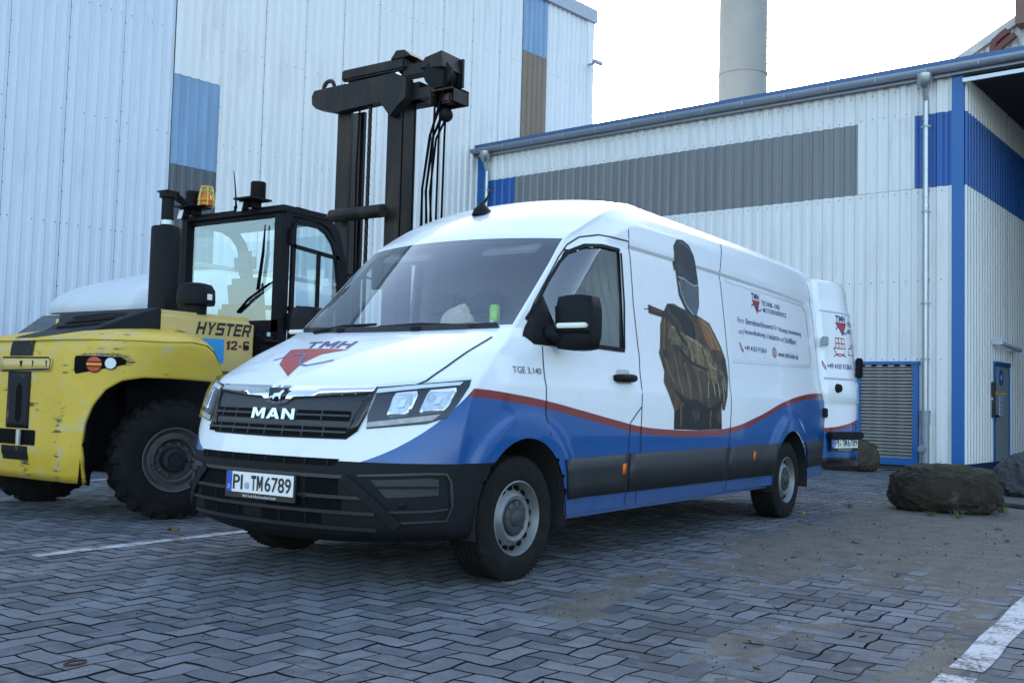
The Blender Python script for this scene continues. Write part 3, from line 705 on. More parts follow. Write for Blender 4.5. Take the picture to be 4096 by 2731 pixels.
# pull the arch edge onto its circle
arch = set()
for (L, j, s), i in VID.items():
    p = VL[i]
    for wx in WHEELX:
        r = math.hypot(p.x-wx, p.z-WZ)
        if j > NF and AR-.06 < r < AR+.016 and p.z > .28: 
            k = AR/r; p.x = wx+(p.x-wx)*k; p.z = WZ+(p.z-WZ)*k
def sub(name, faces, m, shrink=0.):
    used = sorted({i for f in faces for i in f}); mp = {i: k for k, i in enumerate(used)}
    o = raw(name, [VL[i] for i in used], [tuple(mp[i] for i in f) for f in faces], m, van, True)
    if shrink:
        o.data.update(); nn = [v.normal.copy() for v in o.data.vertices]
        for v, q in zip(o.data.vertices, nn): v.co -= q*shrink
    return o
body = sub('body', parts['body'], VANP)
bm_ = bmesh.new(); bm_.from_mesh(body.data); bmesh.ops.recalc_face_normals(bm_, faces=bm_.faces); bm_.to_mesh(body.data); bm_.free()
bumper = sub('front_bumper', parts['front_bumper'], BLACKP)
wscr = sub('windscreen', parts['windscreen'], WGLASS)
for s_ in (1, -1): sub('door_window', [f for f in parts['door_window'] if VL[f[0]].y*s_ < 0], WGLASS, .012)
full = raw('tmp', VL, parts['body']+parts['front_bumper']+parts['windscreen']+parts['door_window'])
SV = Surf([full])
SB = SV
# cab lining, seen through the glass
LIN = mat('cab_lining', (.03, .031, .034), .8, var=.1)
fl = [f for f in parts['body'] if max(VL[i].x for i in f) < 1.42 and max(VL[i].z for i in f) < 2.28 and min(VL[i].z for i in f) > .45]
lin = sub('lining', fl, LIN, 0.)
full.data.update(); nrm = {i: full.data.vertices[i].normal.copy() for f in fl for i in f}
used = sorted({i for f in fl for i in f})
for v, i in zip(lin.data.vertices, used):
    q = nrm[i]; c_ = Vector((.6, 0, 1.5)); q = q if (VL[i]-c_).dot(q) > 0 else -q; v.co = VL[i]-q*.035
bpy.data.objects.remove(full)
DL = (0, 1, 0)
def mir(p): return (p[0], -p[1], p[2])
def sp3(x, z): return (x, -half_w(z), z)
# ---- mouldings, arches, seams
MOULD = mat('moulding', (.016, .017, .019), .5, var=.25, vscale=6, bump=.08, bscale=300)
for s in (1, -1):
    f = (lambda p: p) if s == 1 else mir; d = (0, s, 0)
    def sd(x, z): return f((x, -half_w(z), z))
    SV.patch('side_moulding', [sd(.47, .432), sd(1.262, .430), sd(1.262, .682), sd(.42, .672), sd(.45, .56)], d, .014, MOULD, van, .08, .012)
    SV.patch('side_moulding', [sd(1.285, .430), sd(2.99, .426), sd(2.99, .69), sd(1.285, .684)], d, .014, MOULD, van, .1, .012)
    SV.patch('side_moulding', [sd(3.006, .426), sd(4.02, .424), sd(4.05, .56), sd(4.13, .70), sd(3.006, .69)], d, .014, MOULD, van, .1, .012)
    SV.patch('side_moulding', [sd(4.98, .45), sd(5.62, .455), sd(5.62, .71), sd(4.88, .70), sd(4.95, .56)], d, .014, MOULD, van, .08, .012)
    for x0, z in ((1.195, .586), (3.55, .606)):
        SV.patch('side_marker', [sd(x0-.022, z-.035), sd(x0+.022, z-.035), sd(x0+.022, z+.035), sd(x0-.022, z+.035)], d, .02, mat('amber', (.75, .16, .01), .3), van, .1, .01)
    SEAM = mat('seam', (.02, .02, .022), .8)
    # door, panel and roof seams
    for pts in ([(.233, 1.345), (.225, 1.25), (.215, 1.16), (.21, 1.0), (.21, .90), (.24, .82)], [(.235, 1.36), (.205, 1.52), (.30, 1.63), (.47, 1.80), (.60, 1.93), (.72, 2.03), (.86, 2.10), (1.05, 2.14), (1.43, 2.15)],
                [(1.435, 2.15), (1.44, 1.7), (1.485, 1.36), (1.44, 1.02), (1.435, .80)], [(1.435, 1.0), (1.275, .89), (1.262, .70), (1.275, .34)], [(1.452, 2.24), (1.435, 2.14)],
                [(1.44, .82), (1.43, .34)], [(3.22, 2.39), (3.12, 2.28), (3.03, 2.10), (3.06, 1.7), (3.095, 1.37), (3.035, 1.1), (3.01, .69)], [(3.01, .43), (3.01, .34)], [(5.50, 2.3), (5.54, 2.0), (5.60, 1.6), (5.62, 1.2), (5.66, .36)]):
        SV.strip('seam', [sd(*p) for p in pts], d, .010, .0022, SEAM, van)
    SV.strip('roof_rail_seam', [sd(1.44, 2.115), sd(3.0, 2.115), sd(5.3, 2.085)], d, .022, .004, mat('seam_sealer', (.45, .45, .46), .5), van)
    # bonnet shut line
    SV.strip('bonnet_seam', [f((-.77, -.80, 1.11)), f((-.68, -.86, 1.16)), f((-.54, -.885, 1.25)), f((-.36, -.89, 1.34)), f((-.125, -.88, 1.42))], (.35, s*.6, -.7), .012, .003, SEAM, van)
    # pressed panel outline on the cargo side
    rec = [(3.15, 2.075), (5.20, 2.05), (5.30, 1.97), (5.34, 1.5), (5.28, 1.44), (3.2, 1.40)]
    SV.strip('pressing', [sd(*p) for p in rec], d, .03, .0035, mat('white_paint', (0, 0, 0)), van)
    # handle
    SV.patch('handle_cup', [sd(1.10, 1.15), sd(1.30, 1.15), sd(1.32, 1.18), sd(1.30, 1.245), sd(1.14, 1.245), sd(1.08, 1.19)], d, .002, mat('cup_shadow', (.45, .46, .47), .4), van, .04)
    bm = NB(); tube(bm, [sd(1.075, 1.185), Vector(sd(1.10, 1.186))+Vector((0, -s*.03, 0)), Vector(sd(1.2, 1.188))+Vector((0, -s*.045, 0)), Vector(sd(1.31, 1.19))+Vector((0, -s*.03, 0)), sd(1.335, 1.19)], [.02, .026, .028, .026, .02], 8); obj('door_handle', bm, BLACKP, van, True)
    # window rubber
    SV.strip('window_seal', [sd(.30, 1.385), sd(.75, 1.382), sd(1.27, 1.378)], d, .03, .006, BLACKP, van)
    SV.strip('window_seal', [sd(1.272, 1.385), sd(1.30, 1.7), sd(1.30, 2.05)], d, .022, .005, BLACKP, van)
    SV.strip('window_seal', [sd(.18, 1.50), sd(.30, 1.605), sd(.45, 1.76), sd(.60, 1.90), sd(.72, 1.985), sd(.88, 2.045), sd(1.05, 2.065), sd(1.29, 2.068)], d, .022, .005, BLACKP, van)
    SV.patch('mirror_triangle', [sd(.10, 1.40), sd(.16, 1.352), sd(.40, 1.352), sd(.40, 1.40), sd(.37, 1.66), sd(.22, 1.52)], d, .010, BLACKP, van, .06, .01)
    bm = NB(); tube(bm, [sd(.42, 1.40), sd(.42, 1.6)], .012, 6); obj('quarter_divider', bm, BLACKP, van)
# ---- mirrors
for s in (1, -1):
    bm = NB(); bmesh.ops.create_cube(bm, size=1); bmesh.ops.subdivide_edges(bm, edges=bm.edges, cuts=3, use_grid_fill=True)
    for v in bm.verts:
        p = v.co*2; r_ = 1-.16*(p.y**2+p.z**2)+.04; v.co = Vector((p.x*.5*(1.05 if p.x > 0 else .8)*(1-.18*(p.y**2+abs(p.z)**3)), p.y*.5*(1-.10*abs(p.z)**3), p.z*.5*(1-.06*p.y**2)))
    bmesh.ops.scale(bm, verts=bm.verts, vec=(.17, .25, .33)); bmesh.ops.translate(bm, verts=bm.verts, vec=(.37, -s*1.13, 1.49))
    mo = obj('wing_mirror', bm, BLACKP, van, True)
    bm = NB(); box2(bm, (.278, -s*1.03, 1.455), (.332, -s*1.235, 1.485), .008); cl = obj('indicator', bm, mat('clear_lens', (.75, .75, .72), .12), mo)
    bm = NB(); box2(bm, (.298, -s*1.015, 1.425), (.43, -s*1.245, 1.440)); obj('mirror_joint', bm, DARKP, mo)
    bm = NB(); box2(bm, (.458, -s*1.05, 1.38), (.462, -s*1.22, 1.62)); obj('mirror_face', bm, CHROME, mo)
    bm = NB(); tube(bm, [(.30, -s*.94, 1.42), (.34, -s*1.0, 1.42), (.38, -s*1.06, 1.43)], [.05, .05, .05], 8); obj('mirror_arm', bm, BLACKP, mo, True)
# ---- front of the van
DF = (1, 0, 0)
def fy(y, z): return (-1.2, y, z)
def sym(pts): return pts+[(p[0], -p[1], p[2]) for p in pts[::-1]]
GRILLE = mat('grille_plastic', (.020, .022, .026), .45, var=.15)
half = [fy(0, 1.062), fy(-.30, 1.066), fy(-.612, 1.068), fy(-.60, .965), fy(-.566, .835), fy(-.512, .792), fy(0, .788)]
SV.patch('grille_panel', half+[(p[0], -p[1], p[2]) for p in half[1:-1][::-1]], DF, .006, GRILLE, van, .07, .006)
for s in (1, -1):
    SV.patch('grille_side', [fy(-s*.515, .80), fy(-s*.57, .838), fy(-s*.60, .93), fy(-s*.612, 1.05), fy(-s*.575, 1.02), fy(-s*.53, .90)], DF, .012, mat('gloss_black', (.01, .01, .011), .12), van, .05, .006)
    ch = SV.patch('chrome_strip', [fy(-s*.02, 1.058), fy(-s*.605, 1.064), fy(-s*.60, 1.036), fy(-s*.125, .999), fy(-s*.075, .967), fy(-s*.02, .957)], DF, .016, CHROME, van, .05, .01)
SV.patch('chrome_strip', [fy(.02, 1.058), fy(-.02, 1.058), fy(-.02, .957), fy(.02, .957)], DF, .016, CHROME, van, .05, .01)
em = SV.patch('emblem', [fy(.077, 1.044), fy(-.077, 1.044), fy(-.058, .985), fy(0, .972), fy(.058, .985)], DF, .022, mat('gloss_black', (0, 0, 0)), van, .04, .005)
lion = [(.05, .985), (.045, 1.000), (.025, 1.004), (.02, 1.015), (-.02, 1.020), (-.03, 1.030), (-.048, 1.034), (-.052, 1.024), (-.042, 1.017), (-.035, 1.005), (-.038, .986), (-.028, .986), (-.022, .999), (.005, 1.0), (.012, .986), (.024, .986), (.022, .995), (.038, .993)]
SV.patch('lion_emblem', [fy(y, z) for y, z in lion], DF, .025, CHROME, em, .2)
SV.text('maker_letters', 'MAN', fy(.168, .938), fy(-.160, .938), fy(.165, .880), fy(-.168, .880), DF, .020, CHROME, van, 'G')
for a, b, z0, z1 in ((.18, .60, .884, .936), (-.51, -.175, .884, .936), (-.51, .585, .800, .850)):
    SV.patch('grille_opening', [fy(a, z0), fy(b, z0), fy(b, z1), fy(a, z1)], DF, .0105, DARKP, van, .07)
    SV.strip('grille_bar', [fy(a, (z0+z1)/2), fy((a+b)/2, (z0+z1)/2), fy(b, (z0+z1)/2)], DF, .010, .016, GRILLE, van)
    k = int((b-a)/.13)
    for i in range(1, k): y = a+(b-a)*i/k; SV.strip('grille_rib', [fy(y, z0), fy(y, z1)], DF, .007, .0135, GRILLE, van)
# headlights
HL = [(-.798, -.613, 1.069), (-.70, -.75, 1.086), (-.60, -.87, 1.103), (-.486, -.99, 1.122), (-.515, -1.0, 1.085), (-.60, -.99, .99), (-.66, -.97, .918), (-.74, -.90, .884), (-.888, -.616, .849), (-.87, -.606, .923)]
DH = Vector((.72, .69, 0))
HOUS = mat('headlight_housing', (.035, .038, .042), .3, .4)
LENS = glass('headlight_lens', (.90, .93, .93), ior=1.45)
for s in (1, -1):
    f = (lambda p: Vector(p)) if s == 1 else (lambda p: Vector(mir(p))); d = DH if s == 1 else Vector((DH.x, -DH.y, 0))
    hl = SV.patch('headlight', [f(p) for p in HL], d, .003, HOUS, van, .05)
    def hp(u, v):      # u along the lamp, v up
        a = Vector((-.888, -.616, .849)).lerp(Vector((-.66, -.97, .905)), u); b = Vector((-.798, -.613, 1.069)).lerp(Vector((-.486, -.99, 1.122)), u); return f(a.lerp(b, v))
    for u0, u1 in ((.20, .47), (.57, .90)):
        fr = SV.patch('reflector', [hp(u0+.03, .20), hp(u1-.03, .20), hp(u1, .32), hp(u1, .70), hp(u1-.03, .80), hp(u0+.02, .80), hp(u0, .70), hp(u0, .32)], d, .012, CHROME, hl, .03, .01)
        SV.patch('reflector_cup', [hp(u0+.04, .28), hp(u1-.04, .28), hp(u1-.03, .72), hp(u0+.03, .72)], d, .016, mat('lamp_cup', (.62, .64, .66), .15, .6, var=.4, vscale=18), hl, .03)
        SV.patch('bulb_shield', [hp((u0+u1)/2-.03, .42), hp((u0+u1)/2+.035, .42), hp((u0+u1)/2+.035, .60), hp((u0+u1)/2-.03, .60)], d, .022, mat('lamp_bright', (.85, .87, .9), .08, .9), hl, .05)
    SV.patch('light_strip', [hp(.0, .84), hp(.5, .86), hp(.90, .86), hp(.92, .94), hp(.5, .95), hp(.0, .94)], d, .010, mat('light_guide', (.72, .76, .80), .2), hl, .05)
    SV.patch('indicator', [hp(.0, .03), hp(.8, .03), hp(.86, .17), hp(.0, .15)], d, .010, mat('indicator_lens', (.46, .40, .36), .2, var=.3, vscale=20), hl, .04)
    SV.patch('lens', [f(p) for p in HL], d, .028, LENS, hl, .05)
# lower bumper: bars, openings, fog recesses
SV.patch('lower_intake', [fy(.60, .650), fy(-.46, .655), fy(-.50, .690), fy(.62, .690)], DF, .004, DARKP, van, .07)
for i in range(8): y = .55-i*.14; SV.strip('intake_rib', [fy(y, .655), fy(y, .688)], DF, .012, .008, BLACKP, van)
def bumper_hole(a, b, z0, z1): SV.patch('intake', [fy(a, z0), fy(b, z0), fy(b, z1), fy(a, z1)], DF, .003, DARKP, van, .08)
for a, b in ((.62, .33), (-.30, -.50)): bumper_hole(a, b, .505, .590)
for a, b in ((.62, .29), (-.02, -.52)): bumper_hole(a, b, .425, .490)
for a, b in ((.58, .17), (.02, -.40)): bumper_hole(a, b, .350, .412)
for z in (.600, .497, .419, .340): SV.strip('bumper_bar', [fy(.70, z), fy(.4, z), fy(0, z), fy(-.3, z), fy(-.70 if z < .5 else -.53, z)], DF, .018, .016, GRILLE, van)
for a in (.42, .22, -.12, -.3): SV.strip('intake_rib', [fy(a, .35), fy(a, .49)], DF, .010, .008, BLACKP, van)
for s in (1, -1):
    d = (.8, s*.6, 0)
    def q(x, y, z): return (x, -s*y, z)
    SV.strip('bumper_strut', [q(-.95, .52, .60), q(-.90, .62, .52), q(-.84, .74, .41), q(-.80, .78, .36)], d, .05, .02, BLACKP, van)
    SV.patch('fog_recess', [q(-.90, .67, .590), q(-.74, .93, .607), q(-.70, .955, .60), q(-.70, .955, .52), q(-.865, .745, .503)], d, .003, mat('fog_shadow', (.018, .019, .021), .6), van, .05)
    SV.strip('bumper_bar', [q(-.89, .70, .555), q(-.78, .88, .56), q(-.71, .955, .56)], d, .012, .012, BLACKP, van)
    SV.strip('bumper_edge', [q(-.92, .60, .610), q(-.75, .92, .630), *([q(-.66, .97, .628), q(-.64, .985, .59), q(-.63, .985, .46), q(-.66, .975, .39), q(-.84, .77, .378)] if s == 1 else [])], d, .012, .012, GRILLE, van)
    SV.strip('bumper_bar', [q(-.86, .73, .43), q(-.72, .93, .44), q(-.65, .98, .45)], d, .012, .010, GRILLE, van)
    bm = NB(); bmesh.ops.create_uvsphere(bm, u_segments=10, v_segments=6, radius=.022); bmesh.ops.translate(bm, verts=bm.verts, vec=SV.put(q(-1, .30, .49), DF, .002)); obj('parking_sensor', bm, BLACKP, van, True)
    bm = NB(); bmesh.ops.create_uvsphere(bm, u_segments=10, v_segments=6, radius=.022); bmesh.ops.translate(bm, verts=bm.verts, vec=SV.put(q(-.8, .80, .47), d, .002)); obj('parking_sensor', bm, BLACKP, van, True)
# number plates
PLW = mat('plate_white', (.78, .78, .76), .35); PLB = mat('plate_black', (.012, .012, .013), .5); EUB = mat('plate_blue', (.01, .07, .42), .35); SEAL = mat('plate_seal', (.35, .38, .42), .4)
def plate(parent, org, ux, n, label=True):
    """org: centre; ux: unit vector along the writing; n: outward normal"""
    ux = Vector(ux).normalized(); n = Vector(n).normalized(); uz = n.cross(ux); uz = uz if uz.z > 0 else -uz; org = Vector(org)
    def P(u, v, h=0.): return org+ux*u+uz*v+n*h
    bm = NB(); prism(bm, [P(-.272, -.085), P(.272, -.085), P(.272, .062), P(-.272, .062)], n*.012); fr = obj('number_plate', bm, PLB, parent)
    bm = NB(); prism(bm, [P(-.26, -.055, .0125), P(.26, -.055, .0125), P(.26, .055, .0125), P(-.26, .055, .0125)], n*.002); obj('plate_face', bm, PLW, fr)
    bm = NB(); prism(bm, [P(-.26, -.055, .0148), P(-.218, -.055, .0148), P(-.218, .055, .0148), P(-.26, .055, .0148)], n*.0012); obj('country_strip', bm, EUB, fr)
    def T(s, u0, u1, v0, v1, m, bold=0.):
        V, Fc = glyph_mesh(s) if bold == 'G' else text_mesh(s, bold); raw('plate_letters', [P(u0+(u1-u0)*a, v0+(v1-v0)*b, .0172) for a, b in V], Fc, m, fr)
    T('D', -.247, -.231, -.038, -.016, PLW); T('PI', -.208, -.130, -.040, .040, PLB, .012); T('TM', -.062, .030, -.040, .040, PLB, 'G'); T('6789', .045, .245, -.040, .040, PLB, .012)
    bm = NB()
    for v, r in ((-.018, .019), (.026, .014)):
        if v > 0 and label: continue
        c_ = P(-.095, v, .0165); vs = [bm.verts.new(c_+ux*r*math.cos(t)+uz*r*math.sin(t)) for t in [k*math.pi/8 for k in range(16)]]; bm.faces.new(vs)
    obj('seal', bm, SEAL, fr)
    V, Fc = text_mesh('MAN Truck & Bus Deutschland GmbH'); raw('frame_letters', [P(-.13+.26*a, -.079+.014*b, .0128) for a, b in V], Fc, PLW, fr)
    return fr
plate(van, (-1.034, 0, .535), (0, -1, 0), (-1, 0, .02))
# bonnet logo
DHD = (.35, 0, -1)
SV.text('bonnet_lettering', 'TMH', (-.36, .35, 1.34), (-.385, -.075, 1.34), (-.475, .285, 1.29), (-.50, -.10, 1.29), DHD, .0025, NAVY, van, 'G')
tri = [(-.473, .42, 1.286), (-.49, .15, 1.29), (-.517, -.121, 1.284), (-.60, -.03, 1.24), (-.70, .04, 1.19), (-.833, .06, 1.116), (-.70, .28, 1.19), (-.58, .37, 1.24)]
tri = [(-.475, .40, 1.286), (-.517, -.121, 1.284), (-.60, .0, 1.24), (-.70, .075, 1.19), (-.835, .03, 1.116), (-.78, .17, 1.15), (-.66, .29, 1.21), (-.56, .36, 1.25)]
SV.patch('bonnet_triangle', [(-.478, .395, 1.29), (-.500, .12, 1.29), (-.517, -.121, 1.284), (-.585, .03, 1.25), (-.70, .07, 1.19), (-.832, .04, 1.116), (-.70, .255, 1.19), (-.58, .345, 1.25)], DHD, .0022, RED, van, .06)
SV.strip('bonnet_wave', [(-.628, .385, 1.213), (-.585, .30, 1.23), (-.565, .22, 1.24), (-.585, .155, 1.23), (-.66, .12, 1.21), (-.71, .075, 1.19), (-.725, .01, 1.185), (-.69, -.08, 1.2), (-.655, -.14, 1.213)], DHD, .016, .0036, mat('blue_print', (0, 0, 0)), van, .03)
# wipers, aerial, model badge
bm = NB(); 
for y0, y1 in ((.55, .02), (-.02, -.62)):
    A = SV.put((-.155, y0, 1.44), (.7, 0, -.7), .012); B = SV.put((-.125+.10*abs(y1), y1, 1.455), (.7, 0, -.7), .014); tube(bm, [A, (A+B)/2+Vector((0, 0, .012)), B], [.014, .012, .008], 6)
    C_ = SV.put((-.16, (y0+y1)/2, 1.435), (.7, 0, -.7), .015); box(bm, C_, (.04, .06, .025))
obj('wiper', bm, BLACKP, van)
bm = NB(); c_ = SV.put((.92, 0, 2.33), (0, 0, -1), 0); lathe(bm, [(.065, -.02), (.055, .02), (.02, .06), (.012, .075)], 14); 
for v in bm.verts: v.co.x *= 1.5
bmesh.ops.translate(bm, verts=bm.verts, vec=c_); tube(bm, [c_+Vector((.0, 0, .06)), c_+Vector((.13, 0, .21))], [.011, .006], 6); obj('aerial', bm, BLACKP, van, True)
def sdq(x0, x1, z0, z1): return (sp3(x0, z1), sp3(x1, z1), sp3(x0, z0), sp3(x1, z0))
SV.text('model_badge', 'TGE 3.140', *sdq(-.105, .185, 1.174, 1.212), DL, .004, mat('badge_chrome', (.22, .24, .25), .3, .8), van, .006)
# side lettering
SV.text('side_lettering', 'TMH', *sdq(3.72, 3.905, 1.972, 2.028), DL, .002, NAVY, van, 'G')
SV.patch('side_triangle', [sp3(3.722, 1.965), sp3(3.915, 1.965), sp3(3.838, 1.845)], DL, .0024, RED, van, .08)
SV.strip('side_wave', [sp3(3.70, 1.905), sp3(3.735, 1.925), sp3(3.78, 1.918), sp3(3.85, 1.885), sp3(3.90, 1.875), sp3(3.945, 1.90)], DL, .012, .0045, mat('blue_print', (0, 0, 0)), van, .03)
GREYL = mat('grey_print', (.16, .18, .25), .4)
for s, x0, x1, z0, z1, bl in (('TECHNIK- UND', 3.955, 4.44, 1.935, 1.980, .008), ('MOTORENSERVICE', 3.985, 4.61, 1.875, 1.918, .008),
                              ('Ihre', 3.355, 3.50, 1.735, 1.783, 0), ('Betriebsschlosserei', 3.54, 4.20, 1.733, 1.783, .008), ('für', 4.225, 4.32, 1.735, 1.783, 0), ('Wartung, Instandsetzung', 4.345, 5.05, 1.715, 1.772, .008),
                              ('und', 3.36, 3.47, 1.638, 1.685, 0), ('Instandhaltung', 3.50, 3.985, 1.634, 1.690, .008), ('in', 4.01, 4.06, 1.640, 1.685, 0), ('Industrie', 4.085, 4.36, 1.638, 1.690, .008), ('und', 4.385, 4.49, 1.636, 1.683, 0), ('Schifffahrt', 4.515, 4.87, 1.632, 1.686, .008),
                              ('+49 4103 9138-0', 3.475, 4.0, 1.503, 1.548, .008), ('www.tmh-holm.de', 4.305, 4.90, 1.490, 1.545, .008)):
    SV.text('side_lettering', s, *sdq(x0, x1, z0, z1), DL, .002, NAVY if bl else GREYL, van, bl)
bm = NB()
for k in range(3):
    pass
bm.free()
def icon_ring(name, cx, cz, rx, rz, n=14): SV.strip(name, [sp3(cx+rx*math.cos(t), cz+rz*math.sin(t)) for t in [2*math.pi*i/n for i in range(n+1)]], DL, .007, .0025, RED, van, .04)
icon_ring('globe_icon', 4.205, 1.523, .052, .045); icon_ring('globe_icon', 4.205, 1.523, .022, .045)
for dz in (-.02, 0, .02): SV.strip('globe_icon', [sp3(4.158, 1.523+dz), sp3(4.252, 1.523+dz)], DL, .006, .0025, RED, van)
SV.strip('phone_icon', [sp3(3.365, 1.565), sp3(3.375, 1.535), sp3(3.40, 1.505), sp3(3.445, 1.487), sp3(3.45, 1.50), sp3(3.42, 1.512), sp3(3.385, 1.55), sp3(3.365, 1.565)], DL, .008, .0025, RED, van)
# welder print
def poly(name, pts, m, off=.0026): return SV.patch(name, [sp3(*p) for p in pts], DL, off, m, van, .12, 0., True)
JKT = mat('jacket_print', (.075, .046, .020), .4, var=.55, vscale=7, dirt=(.010, .007, .004), dscale=9, dlo=.46, dhi=.62, stretch=(1.3, 1, .55))
JKL = mat('jacket_light_print', (.19, .135, .065), .4, var=.5, vscale=10, dirt=(.022, .014, .007), dscale=13, dlo=.45, dhi=.6, stretch=(1.2, 1, .6))
JKD = mat('jacket_dark_print', (.010, .008, .006), .4, var=.4, vscale=8)
MSK = mat('mask_print', (.014, .016, .021), .3, var=.3, vscale=6); MSL = mat('mask_light_print', (.085, .093, .108), .3, var=.35, vscale=5, stretch=(2.5, 1, .7)); VIS = mat('visor_print', (.030, .024, .032), .25, var=.4, vscale=5)
poly('welder_print', [(1.955, .842), (1.955, .98), (1.86, 1.10), (1.822, 1.185), (1.86, 1.26), (1.80, 1.39), (1.825, 1.43), (1.85, 1.60), (1.905, 1.69), (1.985, 1.765), (2.10, 1.775), (2.18, 1.76), (2.55, 1.715), (2.74, 1.678), (2.84, 1.60), (2.95, 1.505), (3.035, 1.40), (3.045, 1.25), (3.015, 1.20), (2.93, 1.06), (2.89, .985), (2.84, .99), (2.82, 1.06), (2.84, .836), (2.4, .831)], JKT)
poly('welder_print', [(1.955, .842), (1.96, .97), (2.30, 1.06), (2.60, 1.0), (2.82, 1.06), (2.838, .837), (2.4, .832)], JKD, .0032)
poly('welder_print', [(2.20, 1.44), (2.30, 1.50), (2.55, 1.46), (2.72, 1.40), (2.90, 1.33), (2.97, 1.24), (2.94, 1.10), (2.88, 1.03), (2.83, 1.12), (2.70, 1.08), (2.62, 1.2), (2.62, 1.28), (2.40, 1.30), (2.28, 1.36)], JKL, .0034)
poly('welder_print', [(1.93, 1.52), (2.0, 1.60), (2.13, 1.60), (2.30, 1.545), (2.48, 1.53), (2.70, 1.46), (2.80, 1.36), (2.60, 1.36), (2.42, 1.44), (2.2, 1.46), (2.0, 1.45)], JKL, .0031)
poly('welder_print', [(2.52, 1.70), (2.60, 1.70), (2.74, 1.665), (2.86, 1.56), (2.96, 1.46), (2.80, 1.42), (2.66, 1.52), (2.60, 1.60)], mat('jacket_orange_print', (.22, .085, .018), .35, var=.45, vscale=9), .0031)
poly('welder_print', [(2.03, 1.76), (2.17, 1.75), (2.30, 1.73), (2.42, 1.64), (2.45, 1.52), (2.30, 1.52), (2.18, 1.66), (2.05, 1.70)], JKD, .0036)
poly('welder_print', [(2.175, 2.225), (2.25, 2.285), (2.36, 2.297), (2.47, 2.27), (2.53, 2.20), (2.565, 2.10), (2.575, 1.93), (2.56, 1.80), (2.50, 1.712), (2.42, 1.715), (2.30, 1.75), (2.20, 1.85), (2.165, 2.06)], MSK, .004)
poly('welder_print', [(2.22, 1.99), (2.36, 1.985), (2.44, 1.955), (2.52, 1.955), (2.565, 1.97), (2.565, 1.82), (2.50, 1.722), (2.43, 1.722), (2.32, 1.77), (2.23, 1.86)], MSL, .0046)
poly('welder_print', [(2.20, 2.13), (2.26, 2.14), (2.46, 2.11), (2.545, 2.08), (2.555, 1.985), (2.46, 1.985), (2.36, 2.0), (2.22, 2.005)], VIS, .0046)
poly('welder_print', [(2.14, 2.03), (2.19, 2.05), (2.19, 2.11), (2.14, 2.10)], JKD, .0046)
poly('welding_torch_print', [(1.665, 1.728), (1.90, 1.705), (2.02, 1.69), (2.12, 1.62), (2.20, 1.545), (2.28, 1.50), (2.30, 1.46), (2.20, 1.50), (2.08, 1.60), (1.98, 1.645), (1.90, 1.655), (1.67, 1.668)], mat('torch_print', (.014, .010, .010), .35, var=.3), .005)
poly('welding_torch_print', [(1.70, 1.715), (1.88, 1.698), (1.88, 1.68), (1.70, 1.693)], mat('torch_red_print', (.12, .022, .015), .35), .0056)
SV.strip('welding_torch_print', [sp3(1.60, 1.692), sp3(1.67, 1.697)], DL, .006, .004, mat('torch_print', (0, 0, 0)), van)
def fold(pts, wd, m, off=.0042): SV.strip('fold_print', [sp3(*p) for p in pts], DL, wd, off, m, van, .04)
HI = mat('fold_light_print', (.30, .22, .115), .4, var=.3, vscale=12); MID = mat('fold_mid_print', (.13, .083, .036), .4, var=.4, vscale=12)
for pts, wd in (([(2.03, 1.60), (2.12, 1.585), (2.2, 1.55)], .018), ([(2.28, 1.54), (2.45, 1.515), (2.58, 1.47)], .022), ([(2.32, 1.50), (2.36, 1.42), (2.36, 1.36)], .016), ([(2.46, 1.505), (2.50, 1.44), (2.50, 1.38)], .016), ([(2.60, 1.46), (2.66, 1.40), (2.68, 1.33)], .018),
                ([(2.66, 1.36), (2.78, 1.31), (2.88, 1.30)], .020), ([(2.70, 1.26), (2.72, 1.17), (2.70, 1.10)], .020), ([(2.78, 1.28), (2.81, 1.18), (2.79, 1.09)], .018), ([(2.86, 1.29), (2.90, 1.18), (2.87, 1.06)], .018), ([(2.93, 1.30), (2.96, 1.22), (2.93, 1.14)], .016), ([(2.64, 1.24), (2.60, 1.16), (2.56, 1.08)], .016), ([(2.60, 1.68), (2.72, 1.64), (2.82, 1.56), (2.92, 1.47)], .020), ([(2.66, 1.63), (2.74, 1.56), (2.80, 1.48)], .014)): fold(pts, wd, HI)
for pts, wd in (([(1.93, 1.68), (1.90, 1.55), (1.88, 1.42)], .030), ([(2.02, 1.70), (2.0, 1.58), (1.97, 1.50)], .024), ([(1.88, 1.36), (1.93, 1.26), (2.0, 1.18)], .030), ([(2.05, 1.40), (2.08, 1.26), (2.1, 1.10)], .030), ([(2.22, 1.34), (2.26, 1.2), (2.24, 1.06)], .034), ([(2.42, 1.30), (2.44, 1.18), (2.42, 1.05)], .028), ([(2.05, 1.02), (2.07, .93), (2.06, .86)], .03), ([(2.62, .98), (2.60, .90), (2.61, .85)], .03)): fold(pts, wd, MID)
for pts, wd in (([(2.14, 1.44), (2.36, 1.34), (2.62, 1.30)], .026), ([(2.40, 1.66), (2.44, 1.58), (2.43, 1.52)], .03), ([(2.74, 1.26), (2.76, 1.15), (2.74, 1.07)], .014), ([(2.83, 1.26), (2.86, 1.15), (2.84, 1.05)], .012), ([(1.98, 1.12), (2.15, 1.05), (2.4, 1.04)], .03), ([(2.40, 1.47), (2.42, 1.40), (2.42, 1.34)], .014), ([(2.56, 1.48), (2.60, 1.40), (2.61, 1.33)], .014)): fold(pts, wd, JKD, .0046)
